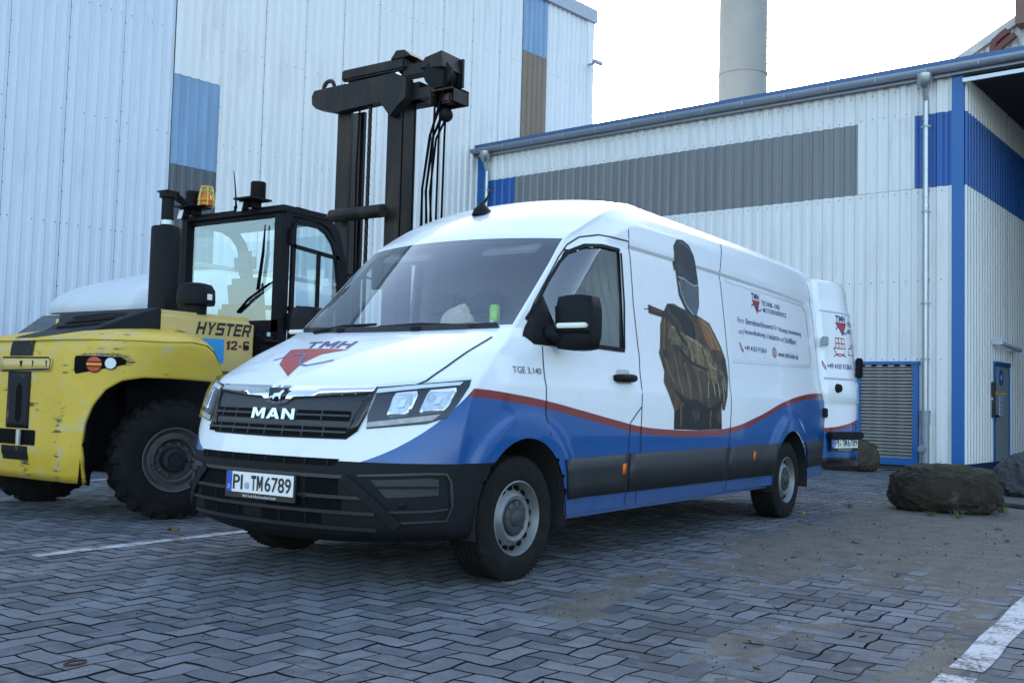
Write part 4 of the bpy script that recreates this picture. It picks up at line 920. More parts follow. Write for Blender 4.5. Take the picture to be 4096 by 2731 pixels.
fold([(2.20, 1.99), (2.32, 1.985), (2.42, 1.96), (2.50, 1.952), (2.56, 1.965)], .012, mat('mask_rim_print', (.30, .32, .34), .4), .0056); fold([(2.21, 1.96), (2.24, 1.86), (2.33, 1.77), (2.44, 1.72)], .014, mat('mask_rim_print', (0, 0, 0)), .0056); fold([(2.28, 2.27), (2.40, 2.26), (2.48, 2.22)], .014, MSL, .0056); fold([(2.24, 2.10), (2.36, 2.085), (2.5, 2.06)], .016, MSL, .0056)
# ---- underside, wheel wells, cab interior
bm = NB(); box2(bm, (.52, -.86, .30), (3.95, .86, .40)); box2(bm, (5.05, -.82, .33), (5.66, .82, .42)); box2(bm, (-.70, -.60, .25), (-.45, .60, .30)); box2(bm, (3.9, -.5, .36), (5.1, .5, .45)); cyl(bm, (4.49, -.8, .34), (4.49, .8, .34), .07, n=10); cyl(bm, (0, -.7, .34), (0, .7, .34), .06, n=10); obj('chassis', bm, DARKP, van)
WELL = mat('wheel_well', (.012, .012, .012), .9)
for wx in WHEELX:
    for s in (1, -1):
        bm = NB(); V = []
        for i in range(25):
            t = math.pi*1.12*i/24-.06*math.pi; r_ = AR+.008; V.append((bm.verts.new((wx+r_*math.cos(t), -s*1.024, WZ+r_*math.sin(t))), bm.verts.new((wx+r_*math.cos(t), -s*.55, WZ+r_*math.sin(t)))))
        for A, B in zip(V, V[1:]): bm.faces.new((A[0], B[0], B[1], A[1]))
        c_ = bm.verts.new((wx, -s*.55, WZ))
        for A, B in zip(V, V[1:]): bm.faces.new((A[1], B[1], c_))
        obj('wheel_well', bm, WELL, van, False)
bm = NB(); box2(bm, (-.46, -.93, .30), (.46, .93, .80)); bm.free()
bm = NB(); box2(bm, (.50, -.97, .305), (4.0, -.93, .345)); obj('sill', bm, VANP, van); bm = NB(); box2(bm, (.50, .97, .305), (4.0, .93, .345)); obj('sill', bm, VANP, van)
bm = NB(); box2(bm, (1.48, -.83, .45), (1.52, .83, 2.25)); obj('bulkhead', bm, mat('bulkhead_grey', (.16, .165, .175), .7), van)
DASH = mat('dashboard', (.025, .026, .03), .7, var=.15)
bm = NB(); prism(bm, [(-.05, -.80, 1.36), (.05, -.80, 1.425), (.42, -.80, 1.43), (.55, -.80, 1.36), (.55, -.80, .9), (-.05, -.80, .9)], (0, 1.6, 0)); obj('dashboard', bm, DASH, van)
bm = NB(); box2(bm, (.0, -.88, .42), (1.5, .88, .50)); obj('cab_floor', bm, DASH, van)
SEATM = mat('seat_fabric', (.06, .065, .075), .85, var=.2, vscale=20)
for y in (-.48, .28, .66):
    wd = .24 if y < 0 else .19
    bm = NB(); box2(bm, (.72, y-wd, .72), (1.18, y+wd, .90), .05); box(bm, (1.27, y, 1.25), (.14, wd*2, .72), Matrix.Rotation(R(12), 3, 'Y'), .05); box(bm, (1.38, y, 1.74), (.09, .26, .20), Matrix.Rotation(R(10), 3, 'Y'), .035); cyl(bm, (1.34, y-.06, 1.55), (1.37, y-.06, 1.7), .01, n=6); cyl(bm, (1.34, y+.06, 1.55), (1.37, y+.06, 1.7), .01, n=6); obj('seat', bm, SEATM, van)
bm = NB(); lathe(bm, [(.19+.016*math.cos(t), .016*math.sin(t)) for t in [k*math.pi/4 for k in range(8)]], 24, close=True); cyl(bm, (0, 0, -.02), (0, 0, .03), .06, n=14)
for t in (0, 2.2, 4.1): cyl(bm, (0, 0, 0), (.19*math.cos(t), .19*math.sin(t), 0), .016, n=6)
bmesh.ops.transform(bm, matrix=Matrix.Translation((.60, -.47, 1.30)) @ Matrix.Rotation(R(-52), 4, 'Y'), verts=bm.verts); obj('steering_wheel', bm, BLACKP, van, True)
for y in (-.45, .42): bm = NB(); box(bm, (.66, y, 2.02), (.03, .42, .17), Matrix.Rotation(R(58), 3, 'Y'), .012); obj('sun_visor', bm, mat('visor_grey', (.20, .205, .21), .8), van)
# ---- wheels
def van_wheel():
    """axis along y, outer face towards -y"""
    prof = [(.205, -.108), (.225, -.122), (.27, -.130), (.318, -.122), (.343, -.108), (.351, -.092)]
    for y in (-.066, -.030, .006, .042, .078): prof += [(.352, y-.009), (.345, y-.008), (.345, y-.001), (.352, y)]
    prof += [(.351, .092), (.343, .108), (.30, .125), (.225, .118), (.205, .10)]
    bm = NB(); lathe(bm, prof, 64, 'Y')
    for k in range(64):      # shoulder blocks
        t = 2*math.pi*k/64
        for y in (-.098, .098): box(bm, (.3465*math.cos(t), y, .3465*math.sin(t)), (.014, .022, .012), Matrix.Rotation(-t, 3, 'Y'))
    ty = obj('wheel', bm, RUBBER, None, angle=32)
    bm = NB(); lathe(bm, [(.207, -.105), (.214, -.118), (.207, -.122), (.198, -.112), (.190, -.070), (.180, -.058), (.168, -.066), (.140, -.098), (.128, -.106), (.108, -.100), (.098, -.085), (.0, -.085)], 48, 'Y'); rim = obj('rim', bm, SILVER, ty, angle=38)
    for k in range(16):
        t = 2*math.pi*(k+.5)/16; r_ = .1685; c0 = Vector((r_*math.cos(t), -.0705, r_*math.sin(t)))
        bm = NB(); cyl(bm, c0+Vector((0, .03, 0)), c0+Vector((0, -.008, 0)), .0175, n=12); obj('rim_hole', bm, DARKP, rim)
    bm = NB(); lathe(bm, [(.098, -.088), (.094, -.104), (.075, -.112), (.050, -.110), (.046, -.118), (.03, -.124), (.0, -.125)], 32, 'Y')
    for k in range(10): t = 2*math.pi*k/10; box(bm, (.083*math.cos(t), -.110, .083*math.sin(t)), (.026, .006, .006), Matrix.Rotation(-t, 3, 'Y'))
    obj('hub_cap', bm, mat('hub_plastic', (.035, .04, .043), .45, var=.3, vscale=14), rim, angle=40)
    bm = NB(); lathe(bm, [(.205, -.10), (.20, .1)], 32, 'Y'); lathe(bm, [(.0, .0), (.205, .0)], 32, 'Y'); obj('wheel_drum', bm, DARKP, ty)
    return ty
w0 = van_wheel(); w0.parent = van
for i, (x, y, rz) in enumerate(((0, -.865, -3.), (0, .865, 177.), (4.49, -.865, 0), (4.49, .865, 180.))):
    o = w0 if i == 0 else copy_tree(w0, van); o.location = (x, y, .351); o.rotation_euler = (0, R(37*i), 0); 
    o.rotation_euler = (Matrix.Rotation(R(rz), 3, 'Z') @ Matrix.Rotation(R(23*i+5), 3, 'Y')).to_euler()
# ---- rear: closed right door, open left door
bm = NB(); box2(bm, (5.78, .02, .45), (5.81, .84, 2.35)); obj('rear_door', bm, WHITE, van)
bm = NB(); box2(bm, (5.66, -.90, .36), (5.86, .90, .50), .02); obj('rear_bumper', bm, BLACKP, van)
bm = NB(); box2(bm, (5.70, -.935, .72), (5.80, -.905, 1.2)); obj('tail_light', bm, mat('tail_red', (.25, .01, .01), .2), van)
ha = R(-13)
dd_ = empty('rear_door', (5.665, -.935, 0), ha); dd_.parent = van        # local x away from the hinge, -y = outer face
def dprof(z): return (.0 if z < 1.2 else .095*(z-1.2))-(.012 if 1.09 < z < 1.3 else 0)+(.02 if z > 2.06 else 0)
ZD = [.42, .5, .8, 1.05, 1.09, 1.11, 1.28, 1.31, 1.6, 1.95, 2.02, 2.05, 2.1, 2.2, 2.3, 2.36, 2.38]
def dw(z): return .80-(.0 if z < 1.3 else .055*(z-1.3))-(.04*max(0, z-2.3)/.08)
V = []; Fc = []; nx = 9
for z in ZD:
    for i in range(nx):
        u = i/(nx-1); V.append((.015+(dw(z)-.015)*u, dprof(z)-.03*(1-(2*u-1)**2)+.03*u**6, z))
for a in range(len(ZD)-1):
    for i in range(nx-1): b = a*nx+i; Fc.append((b, b+1, b+nx+1, b+nx))
def door_paint():
    m = bpy.data.materials.new('door_wrap'); m.use_nodes = True; t = m.node_tree; N = t.nodes; Lk = t.links.new; b = N['Principled BSDF']; b.inputs['Roughness'].default_value = .2; b.inputs['Coat Weight'].default_value = .6
    co = N.new('ShaderNodeTexCoord'); sx = N.new('ShaderNodeSeparateXYZ'); Lk(co.outputs['Object'], sx.inputs[0])
    def mth(op, a, bb):
        n = N.new('ShaderNodeMath'); n.operation = op
        for i, q in enumerate((a, bb)):
            if isinstance(q, (int, float)): n.inputs[i].default_value = q
            else: Lk(q, n.inputs[i])
        return n.outputs[0]
    zt = mth('ADD', mth('MULTIPLY', mth('POWER', sx.outputs[0], 1.7), .15), .825); f1 = mth('LESS_THAN', sx.outputs[2], zt); f2 = mth('LESS_THAN', sx.outputs[2], mth('SUBTRACT', zt, .042)); f3 = mth('LESS_THAN', sx.outputs[2], .52)
    cur = (.8, .81, .825, 1)
    for f_, c_ in ((f1, (.21, .012, .010, 1)), (f2, (.002, .076, .27, 1)), (f3, (.016, .017, .018, 1))):
        x = N.new('ShaderNodeMix'); x.data_type = 'RGBA'; Lk(f_, x.inputs[0]); x.inputs[7].default_value = c_
        if isinstance(cur, tuple): x.inputs[6].default_value = cur
        else: Lk(cur, x.inputs[6])
        cur = x.outputs[2]
    Lk(cur, b.inputs['Base Color']); return m
dsk = raw('door_skin', V, Fc, door_paint(), dd_, True); md = dsk.modifiers.new('s', 'SOLIDIFY'); md.thickness = .06; md.offset = 1 if False else -1
SD = Surf([dsk])
def dq(x0, x1, z0, z1): return ((x0, 0, z1), (x1, 0, z1), (x0, 0, z0), (x1, 0, z0))
SD.text('door_lettering', 'TMH', *dq(.34, .54, 1.952, 2.018), DL, .004, NAVY, dd_, 'G')
SD.patch('door_triangle', [(.32, 0, 1.945), (.565, 0, 1.945), (.47, 0, 1.80)], DL, .004, RED, dd_, .1)
SD.strip('door_wave', [(.33, 0, 1.865), (.37, 0, 1.90), (.42, 0, 1.88), (.50, 0, 1.835), (.55, 0, 1.83), (.58, 0, 1.86)], DL, .014, .006, mat('blue_print', (0, 0, 0)), dd_)
SD.text('door_lettering', 'TECH', *dq(.60, .755, 1.915, 1.965), DL, .004, NAVY, dd_, .008); SD.text('door_lettering', 'MOTO', *dq(.60, .755, 1.835, 1.885), DL, .004, NAVY, dd_, .008)
SD.text('door_lettering', '+49 4103 9138-0', *dq(.12, .61, 1.445, 1.50), DL, .004, NAVY, dd_, .008)
for pts in ([(0.260, 1.665), (0.300, 1.605), (0.470, 1.605), (0.500, 1.665), (0.260, 1.665)], [(0.300, 1.665), (0.300, 1.775), (0.490, 1.775), (0.490, 1.665)], [(0.360, 1.665), (0.360, 1.775)], [(0.425, 1.665), (0.425, 1.775)], [(0.300, 1.720), (0.490, 1.720)], [(0.250, 1.580), (0.310, 1.595), (0.370, 1.580), (0.430, 1.595), (0.500, 1.580)], [(0.570, 1.605), (0.720, 1.605)], [(0.570, 1.605), (0.580, 1.675), (0.720, 1.675)], [(0.610, 1.675), (0.670, 1.715), (0.720, 1.700)]):
    SD.strip('ship_icon', [(x, 0, z) for x, z in pts], DL, .010, .005, RED, dd_, .1)
SD.strip('phone_icon', [(.04, 0, 1.52), (.045, 0, 1.48), (.07, 0, 1.445), (.10, 0, 1.435), (.095, 0, 1.455), (.065, 0, 1.485), (.04, 0, 1.52)], DL, .01, .005, RED, dd_, .1)
SD.strip('pressing_shade', [(.05, 0, 1.34), (.75, 0, 1.34)], DL, .02, .003, mat('cup_shadow', (0, 0, 0)), dd_)  # flat grey strips: crease shade of the window pressing, painted on
SD.strip('pressing_shade', [(.06, 0, 2.05), (.73, 0, 2.045)], DL, .016, .003, mat('cup_shadow', (0, 0, 0)), dd_)
bm = NB(); cyl(bm, SD.put((.26, 0, 1.24), DL, .0), SD.put((.26, 0, 1.24), DL, .035), .05, .04, n=16); obj('door_stop', bm, BLACKP, dd_)
bm = NB(); box2(bm, (.70, -.06, 1.36), (.75, .02, 1.58), .015); obj('grab_handle', bm, BLACKP, dd_)
bm = NB(); box2(bm, (.06, -.085, .705), (.73, -.02, .785), .015); obj('plate_lamp_bar', bm, BLACKP, dd_)
plate(dd_, (.365, -.05, .672), (1, 0, 0), (0, -1, 0), False)
for z in (1.72, .98): bm = NB(); box2(bm, (-.03, -.045, z-.05), (.06, -.0, z+.05), .01); obj('hinge', bm, STEEL if z > 1.5 else BLACKP, dd_)
# ================================================================ forklift (x = towards its mast, right side = -y)
fk = empty('forklift', (0, 3.6, 0)); tag(fk, 'big scratched yellow forklift with black mast and cab, seen from its rear', 'forklift')
def yellow(name, wear):
    m = mat(name, (.60, .405, .035), .45, var=.12, vscale=3, dirt=(.52, .41, .17), dscale=3.2, dlo=.52, dhi=.60, stretch=(1, 1, 1.6)); 
    t = m.node_tree; N = t.nodes; Lk = t.links.new; b = N['Principled BSDF']; cur = b.inputs['Base Color'].links[0].from_socket
    co = N.new('ShaderNodeTexCoord'); mp = N.new('ShaderNodeMapping'); mp.inputs['Scale'].default_value = (2.2, 2.2, 22); Lk(co.outputs['Object'], mp.inputs[0])
    n1 = N.new('ShaderNodeTexNoise'); n1.inputs['Scale'].default_value = 1.6; n1.inputs['Detail'].default_value = 10; n1.inputs['Roughness'].default_value = .8; Lk(mp.outputs[0], n1.inputs['Vector'])
    n2 = N.new('ShaderNodeTexNoise'); n2.inputs['Scale'].default_value = 3.2; n2.inputs['Detail'].default_value = 3; Lk(co.outputs['Object'], n2.inputs['Vector'])
    ml = N.new('ShaderNodeMath'); ml.operation = 'MULTIPLY'; Lk(n1.outputs['Fac'], ml.inputs[0]); Lk(n2.outputs['Fac'], ml.inputs[1])
    mr = N.new('ShaderNodeMapRange'); mr.inputs['From Min'].default_value = wear; mr.inputs['From Max'].default_value = wear+.03; Lk(ml.outputs[0], mr.inputs['Value'])
    mx = N.new('ShaderNodeMix'); mx.data_type = 'RGBA'; Lk(mr.outputs[0], mx.inputs[0]); Lk(cur, mx.inputs[6]); mx.inputs[7].default_value = (.05, .035, .022, 1); Lk(mx.outputs[2], b.inputs['Base Color']); return m
YEL = yellow('worn_yellow', .318); YELH = mat('hood_yellow', (.60, .44, .15), .38, var=.08, vscale=3)
FBLK = mat('forklift_black', (.007, .007, .008), .55, spec=.16, var=.3, vscale=6, bump=.1, bscale=80, dirt=(.03, .024, .018), dlo=.6, dhi=.85)
MASTM = mat('mast_steel', (.012, .0105, .010), .5, spec=.3, var=.4, vscale=5, stretch=(1, 1, .2), dirt=(.060, .036, .020), dlo=.48, dhi=.72)
SCR = mat('scratched_black', (.009, .010, .014), .5, dirt=(.28, .22, .08), dscale=5, dlo=.60, dhi=.65, stretch=(3, 3, .6), spec=.15)
plan = np.array([(-.34, 0), (-.34, -.22), (-.34, -.45), (-.33, -.62), (-.27, -.80), (-.17, -.93), (-.02, -1.03), (.2, -1.09), (.45, -1.10), (.7, -1.09), (.95, -1.04), (1.1, -.96)])
AU = [0, 3.76, 3.80, 3.84, 3.93, 4.24, 4.84, 5.49, 6.3, 7.33, 8.5, 9.4, 10, 11.]; 
# arch height along the plan parameter (plan has one extra leading point, so +1)
AZ = [.30, .30, .40, .59, .75, .89, 1.02, 1.09, 1.12, 1.12, 1.11, 1.10, 1.12, 1.16]
def plan_at(u): return catmull(plan, u)
us = sorted(set([i*.1 for i in range(0, 95)]+[3.72+.02*i for i in range(16)]))
rows = [0, .06, .12, .2, .3, .4, .5, .6, .7, .8, .9, .96, 1.]
V = []; Fc = []; ncv = len(rows)
def top_z(u): return float(np.interp(u, [0, 7, 8, 8.6, 8.9, 9.15, 9.3, 9.4], [1.40, 1.41, 1.425, 1.405, 1.36, 1.27, 1.19, 1.135]))
cols = [(u, 1) for u in us[::-1]]+[(u, -1) for u in us[1:]]
for u, s in cols:
    x, y = plan_at(u); zl = float(np.interp(u, AU, AZ)); zt = top_z(u)
    for r in rows:
        z = zl+(zt-zl)*r; ins = .0
        if z < .50: ins = (.50-z)*.55            # lower chamfer
        if r > .9: ins = (r-.9)**2*4
        cxn, cyn = .35, 0; dx, dy = cxn-x, cyn-y; L = math.hypot(dx, dy); V.append((x+ins*.55 if z < .5 else x+dx/L*ins*.6, (y+(dy/L*ins*.6 if z > .5 else 0))*s, z))
for a in range(len(cols)-1):
    for b in range(ncv-1): i = a*ncv+b; Fc.append((i, i+ncv, i+ncv+1, i+1))
cw = raw('counterweight', V, Fc, YEL, fk, True); md = cw.modifiers.new('s', 'SOLIDIFY'); md.thickness = .03; md.offset = -1
if sum(p.normal.dot(p.center-Vector((.5, 0, p.center.z))) for p in cw.data.polygons) < 0: cw.data.flip_normals()
SW = Surf([cw])
for s in (1, -1):
    V = []; Fc = []; b = len(V); q = [u for u in us if u > 3.7]
    for u in q:
        x, y = plan_at(u); zl = float(np.interp(u, AU, AZ)); f_ = max(0, 1-(u-3.7)/3); V += [(x+.002, (y+.004)*s, zl+.004), (x+.05+.09*f_, (y+.07-.02*f_)*s, zl+.01*(1-f_)-.02*f_), (x+.06+.1*f_, (y+.4)*s, zl+.01)]
    for i in range(len(q)-1):
        for k in range(2): j = b+i*3+k; Fc.append((j, j+3, j+4, j+1))
    raw('arch_liner', V, Fc, FBLK, fk, True)
# top deck from the rim up to the hood
V = []; Fc = []; N_ = len(cols)
for k, (u, s) in enumerate(cols):
    x, y = plan_at(u); z = top_z(u); y *= s
    for f, dz in ((.005, -.004), (.03, .022), (.3, .09), (.55, .14)): V.append((x+(.75-x)*f, y*(1-f*.75), z+dz))
for a in range(N_-1):
    for b in range(3): i = a*4+b; Fc.append((i, i+4, i+5, i+1))
dk = raw('deck', V, Fc, YEL, fk, True); SDK = Surf([dk])
def cwp(y, z): return (-1, y, z)
# black centre band, tow pin slot, recesses and lamps
SW.patch('black_band', [cwp(.16, 1.40), cwp(-.16, 1.40), cwp(-.16, 1.275), cwp(.16, 1.275)], DF, .007, SCR, fk, .02)
SW.patch('scratched_plate', [cwp(.17, 1.15), cwp(-.15, 1.15), cwp(-.15, .70), cwp(.17, .70)], DF, .007, SCR, fk, .04, .005)
SW.patch('scratched_plate', [cwp(.22, .56), cwp(-.15, .56), cwp(-.15, .45), cwp(.22, .45)], DF, .006, SCR, fk, .02)
SW.patch('pin_slot', [cwp(.04, 1.03), cwp(0, 1.06), cwp(-.04, 1.03), cwp(-.04, .77), cwp(0, .74), cwp(.04, .77)], DF, .009, DARKP, fk, .1)
SW.patch('tow_recess', [cwp(.30, .69), cwp(-.24, .69), cwp(-.25, .68), cwp(-.25, .58), cwp(-.24, .57), cwp(.30, .57)], DF, .004, DARKP, fk, .1)
bm = NB(); cyl(bm, (-.365, -.06, .57), (-.365, -.06, .69), .022, n=10); obj('tow_pin', bm, STEEL, fk)
SDK.patch('deck_strip', [(-.335, .16, 1.4), (-.335, -.16, 1.4), (-.05, -.30, 1.5), (.2, -.45, 1.55), (.2, .45, 1.55), (-.05, .30, 1.5)], (.1, 0, -1), .004, FBLK, fk, .08)
SW.patch('rear_panel', [cwp(.30, 1.265), cwp(-.42, 1.26), cwp(-.44, 1.24), cwp(-.43, 1.165), cwp(-.41, 1.15), cwp(.30, 1.15)], DF, .012, YELH, fk, .08, .01)
for y0, y1 in ((.18, .02), (.12, -.02), (-.17, -.20), (-.36, -.40)):
    SW.patch('painted_mark', [cwp(y0 if y0 < 0 else y0*.3-.05, 1.235), cwp((y0 if y0 < 0 else y0*.3-.05)-.022, 1.235), cwp((y0 if y0 < 0 else y0*.3-.05)-.012, 1.175)], DF, .0145, FBLK, fk, .1)
SW.strip('painted_mark', [cwp(.25, 1.262), cwp(-.40, 1.258), cwp(-.425, 1.24), cwp(-.42, 1.168), cwp(.25, 1.155)], DF, .012, .0145, FBLK, fk)
DS = Vector((.78, .62, 0))
def pod(u, z): p = plan_at(u); return (p[0], p[1], z)
def podm(u, z, s): p = plan_at(u); return (p[0], p[1]*s, z)
for s in (1, -1):
    d = Vector((DS.x, DS.y*s, 0))
    pd = SW.patch('lamp_recess', [podm(3.42, 1.275, s), podm(4.4, 1.275, s), podm(5.4, 1.272, s), podm(5.65, 1.25, s), podm(5.6, 1.215, s), podm(4.9, 1.185, s), podm(3.45, 1.135, s), podm(3.36, 1.16, s), podm(3.36, 1.255, s)], d, .003, DARKP, fk, .06)
    for u, r_, kind in ((4.28, .058, 'tail'), (5.02, .043, 'white')):
        c_ = SW.put(podm(u, 1.212 if kind == 'tail' else 1.222, s), d, .0); n_ = -d; a_ = Vector((0, 0, 1)).cross(n_).normalized()
        bm = NB(); cyl(bm, c_, c_+n_*.012, r_+.006, n=20); lo = obj('lamp_ring', bm, FBLK, pd)
        bands = ((-1, -.33, (.5, .015, .01)), (-.33, .33, (.75, .22, .01)), (.33, 1, (.5, .02, .03))) if kind == 'tail' else ((-1, 1, (.62, .66, .70)),)
        for z0, z1, cc in bands:
            bm = NB(); vs = []
            P = [(math.cos(t), math.sin(t)) for t in [2*math.pi*k/32 for k in range(32)]]; P = [p for p in P if z0-.02 <= p[1] <= z1+.02]
            if len(P) < 30:
                L_ = sorted([p for p in P if p[0] < 0], key=lambda p: p[1]); R_ = sorted([p for p in P if p[0] >= 0], key=lambda p: -p[1]); P = L_+R_
            for px, pz in P: vs.append(bm.verts.new(c_+a_*px*r_*.97+Vector((0, 0, 1))*max(z0, min(z1, pz))*r_*.97+n_*.016))
            bm.faces.new(vs); obj('lamp_lens', bm, mat('lens_%d%d%d' % tuple(int(q*99) for q in cc), cc, .15, var=.15, vscale=60), lo)
# hood with lettering
def rbox(name, a, b, m, parent, bev=.05, seg=3):
    bm = NB(); r = box2(bm, a, b); es = [e for e in bm.edges]; bmesh.ops.bevel(bm, geom=es, offset=bev, segments=seg, affect='EDGES'); return obj(name, bm, m, parent, angle=35)
hood = rbox('hood', (.34, -.72, 1.15), (1.46, .72, 1.70), YELH, fk, .06)
bm = NB(); prism(bm, [(-.02, -.50, 1.50), (.10, -.58, 1.60), (.40, -.66, 1.712), (.40, -.66, 1.45), (-.02, -.50, 1.45)], (0, 0, 0.0001)) if False else None
V = [(-.02, .20, 1.46), (-.05, -.42, 1.47), (.02, -.46, 1.515), (.06, .24, 1.50), (.22, -.60, 1.625), (.24, .42, 1.60), (.42, -.735, 1.715), (.42, .735, 1.715), (.42, -.735, 1.52), (.42, .735, 1.52), (.02, -.50, 1.46), (.02, .50, 1.46), (.22, -.66, 1.52), (.22, .66, 1.52)]
ec = raw('engine_cover', V, [(0, 1, 2, 3), (3, 2, 4, 5), (5, 4, 6, 7), (6, 8, 9, 7), (2, 10, 12, 4), (4, 12, 8, 6), (3, 5, 13, 11), (5, 7, 9, 13), (1, 10, 2), (0, 3, 11)], FBLK, fk, False); md = ec.modifiers.new('b', 'BEVEL'); md.width = .025; md.segments = 3; ec.data.shade_smooth()
SE = Surf([ec])
for k in range(3):
    x0 = .06+.09*k; SE.patch('vent_slot', [(x0, .30, 1.7), (x0, -.34-.05*k, 1.7), (x0+.045, -.37-.05*k, 1.7), (x0+.045, .30, 1.7)], (.3, 0, -1), .006, DARKP, ec, .1)
SHD = Surf([hood])
def hs(x, z): return (x, -.73, z)
SHD.text('maker_letters', 'HYSTER', hs(.80, 1.625), hs(1.385, 1.635), hs(.77, 1.515), hs(1.355, 1.525), DL, .003, PLB, fk, 'G')
SHD.text('model_number', '12-6', hs(1.105, 1.478), hs(1.365, 1.488), hs(1.10, 1.40), hs(1.36, 1.405), DL, .003, mat('maroon_print', (.10, .006, .008), .4), fk, 'G')
SHD.patch('blue_patch', [hs(.84, 1.485), hs(1.08, 1.490), hs(1.08, 1.28), hs(.98, 1.28)], DL, .002, mat('sky_blue_print', (.03, .30, .62), .4), fk, .2)
# exhaust and air intake
bm = NB(); lathe(bm, [(0, 1.70), (.135, 1.70), (.135, 2.50), (.125, 2.515), (.06, 2.52)], 24); lathe(bm, [(.055, 2.52), (.055, 2.78)], 16); lathe(bm, [(.0, 2.785), (.078, 2.785), (.078, 2.83), (0, 2.83)], 16); prism(bm, [(-.07, -.07, 2.83), (.07, -.07, 2.83), (.07, .07, 2.83), (-.07, .07, 2.83)], (.002, 0, .015))
prism(bm, [(.06, -.06, 2.815), (.2, -.05, 2.75), (.2, .05, 2.75), (.06, .06, 2.815)], (0, 0, .02)); bmesh.ops.translate(bm, verts=bm.verts, vec=(.97, 0, 0)); ex = obj('exhaust_stack', bm, FBLK, fk, angle=40)
bm = NB(); lathe(bm, [(.062, 2.535), (.062, 2.575)], 16); bmesh.ops.translate(bm, verts=bm.verts, vec=(.97, 0, 0)); obj('clamp', bm, STEEL, ex)
bm = NB(); lathe(bm, [(.095, 1.69), (.095, 1.77), (.16, 1.775), (.165, 1.80), (.16, 1.90), (.13, 1.95), (.07, 1.965), (0, 1.967)], 24); bmesh.ops.translate(bm, verts=bm.verts, vec=(.87, -.58, 0)); ai = obj('air_intake', bm, FBLK, fk, angle=40)
bm = NB(); box(bm, (.885, -.742, 1.84), (.05, .006, .05)); obj('warning_label', bm, PLW, ai)
# cab
side = [(1.72, 1.12), (1.72, 2.70), (1.76, 2.775), (1.86, 2.80), (2.20, 2.79), (2.36, 2.74), (2.47, 2.62), (2.56, 2.38), (2.62, 2.05), (2.64, 1.12)]
def fat(name, pts, wd, y, th, m, parent, closed=False):
    """flat bar following a path in the xz plane"""
    bm = NB(); Q = [Vector((p[0], p[1])) for p in pts]; n = len(Q); L = []
    for i in range(n):
        a = Q[(i-1) % n] if closed else Q[max(i-1, 0)]; b = Q[(i+1) % n] if closed else Q[min(i+1, n-1)]
        t = (b-a).normalized(); q = Vector((-t.y, t.x))*wd/2
        L.append([bm.verts.new((Q[i].x+q.x*e, y+f, Q[i].y+q.y*e)) for e, f in ((1, 0), (-1, 0), (-1, th), (1, th))])
    pr = list(zip(L, L[1:]))+([(L[-1], L[0])] if closed else [])
    for A, B in pr:
        for i in range(4): j = (i+1) % 4; bm.faces.new((A[i], A[j], B[j], B[i]))
    if not closed: bm.faces.new(L[0]); bm.faces.new(L[-1])
    return obj(name, bm, m, parent)
for y in (-.72, .65):
    fat('cab_frame', [(1.76, 1.12), (1.76, 2.66), (1.80, 2.735), (1.88, 2.755), (2.19, 2.745), (2.33, 2.70), (2.43, 2.60), (2.515, 2.37), (2.575, 2.05), (2.59, 1.12)], .09, y, .07, FBLK, fk)
fat('door_frame', [(1.85, 1.2), (1.85, 2.62), (1.90, 2.66), (2.17, 2.655), (2.28, 2.61), (2.37, 2.52), (2.45, 2.34), (2.50, 2.05), (2.51, 1.2)], .045, -.735, .03, FBLK, fk, True)
bm = NB(); box(bm, (2.17, -.72, 2.40), (.66, .03, .035), Matrix.Rotation(R(4), 3, 'Y')); box2(bm, (2.17, -.735, 1.3), (2.20, -.705, 2.40)); obj('door_bar', bm, FBLK, fk)
bm = NB()
for z in (2.42, 1.62): box2(bm, (1.78, -.76, z), (1.84, -.70, z+.16), .01)
obj('door_hinge', bm, FBLK, fk)
bm = NB(); box2(bm, (1.93, -.75, 1.78), (1.97, -.70, 1.86)); obj('door_latch', bm, FBLK, fk)
FGL = glass('cab_glass', (.80, .93, .96), gcol=(.78, .93, 1), ior=2.6, dirtmix=.01)
raw('door_glass', [(1.86, -.71, 1.3), (2.50, -.71, 1.3), (2.49, -.71, 2.05), (2.44, -.71, 2.34), (2.36, -.71, 2.52), (2.27, -.71, 2.60), (2.16, -.71, 2.645), (1.86, -.71, 2.65)], [range(8)], FGL, fk)
raw('side_glass', [(1.86, .69, 1.3), (1.86, .69, 2.65), (2.16, .69, 2.645), (2.36, .69, 2.52), (2.44, .69, 2.34), (2.49, .69, 2.05), (2.50, .69, 1.3)], [range(7)], FGL, fk)
raw('rear_glass', [(1.735, .64, 1.70), (1.735, -.63, 1.70), (1.735, -.65, 2.60), (1.735, -.58, 2.68), (1.735, .60, 2.68), (1.735, .64, 2.63)], [range(6)], FGL, fk)
raw('front_glass', [(2.57, -.64, 1.5), (2.57, .64, 1.5), (2.53, .64, 2.3), (2.42, .64, 2.62), (2.42, -.64, 2.62), (2.53, -.64, 2.3)], [range(6)], FGL, fk)
rbox('cab_roof', (1.70, -.73, 2.70), (2.34, .73, 2.80), FBLK, fk, .035)
bm = NB(); box2(bm, (1.69, -.72, 1.60), (1.745, .72, 1.71)); box2(bm, (1.69, .64, 1.6), (1.74, .72, 2.75)); box2(bm, (1.69, -.73, 1.15), (1.745, -.63, 2.7)); obj('rear_frame', bm, FBLK, fk)
rbox('cab_base', (1.55, -.71, .62), (2.66, .71, 1.32), FBLK, fk, .03)
bm = NB(); box2(bm, (1.46, -.74, 1.20), (1.66, -.6, 1.55), .02); cyl(bm, (1.5, -.76, 1.5), (1.66, -.76, 1.5), .02); box2(bm, (1.48, -.75, .8), (1.60, -.62, 1.2)); obj('grab_bracket', bm, FBLK, fk)
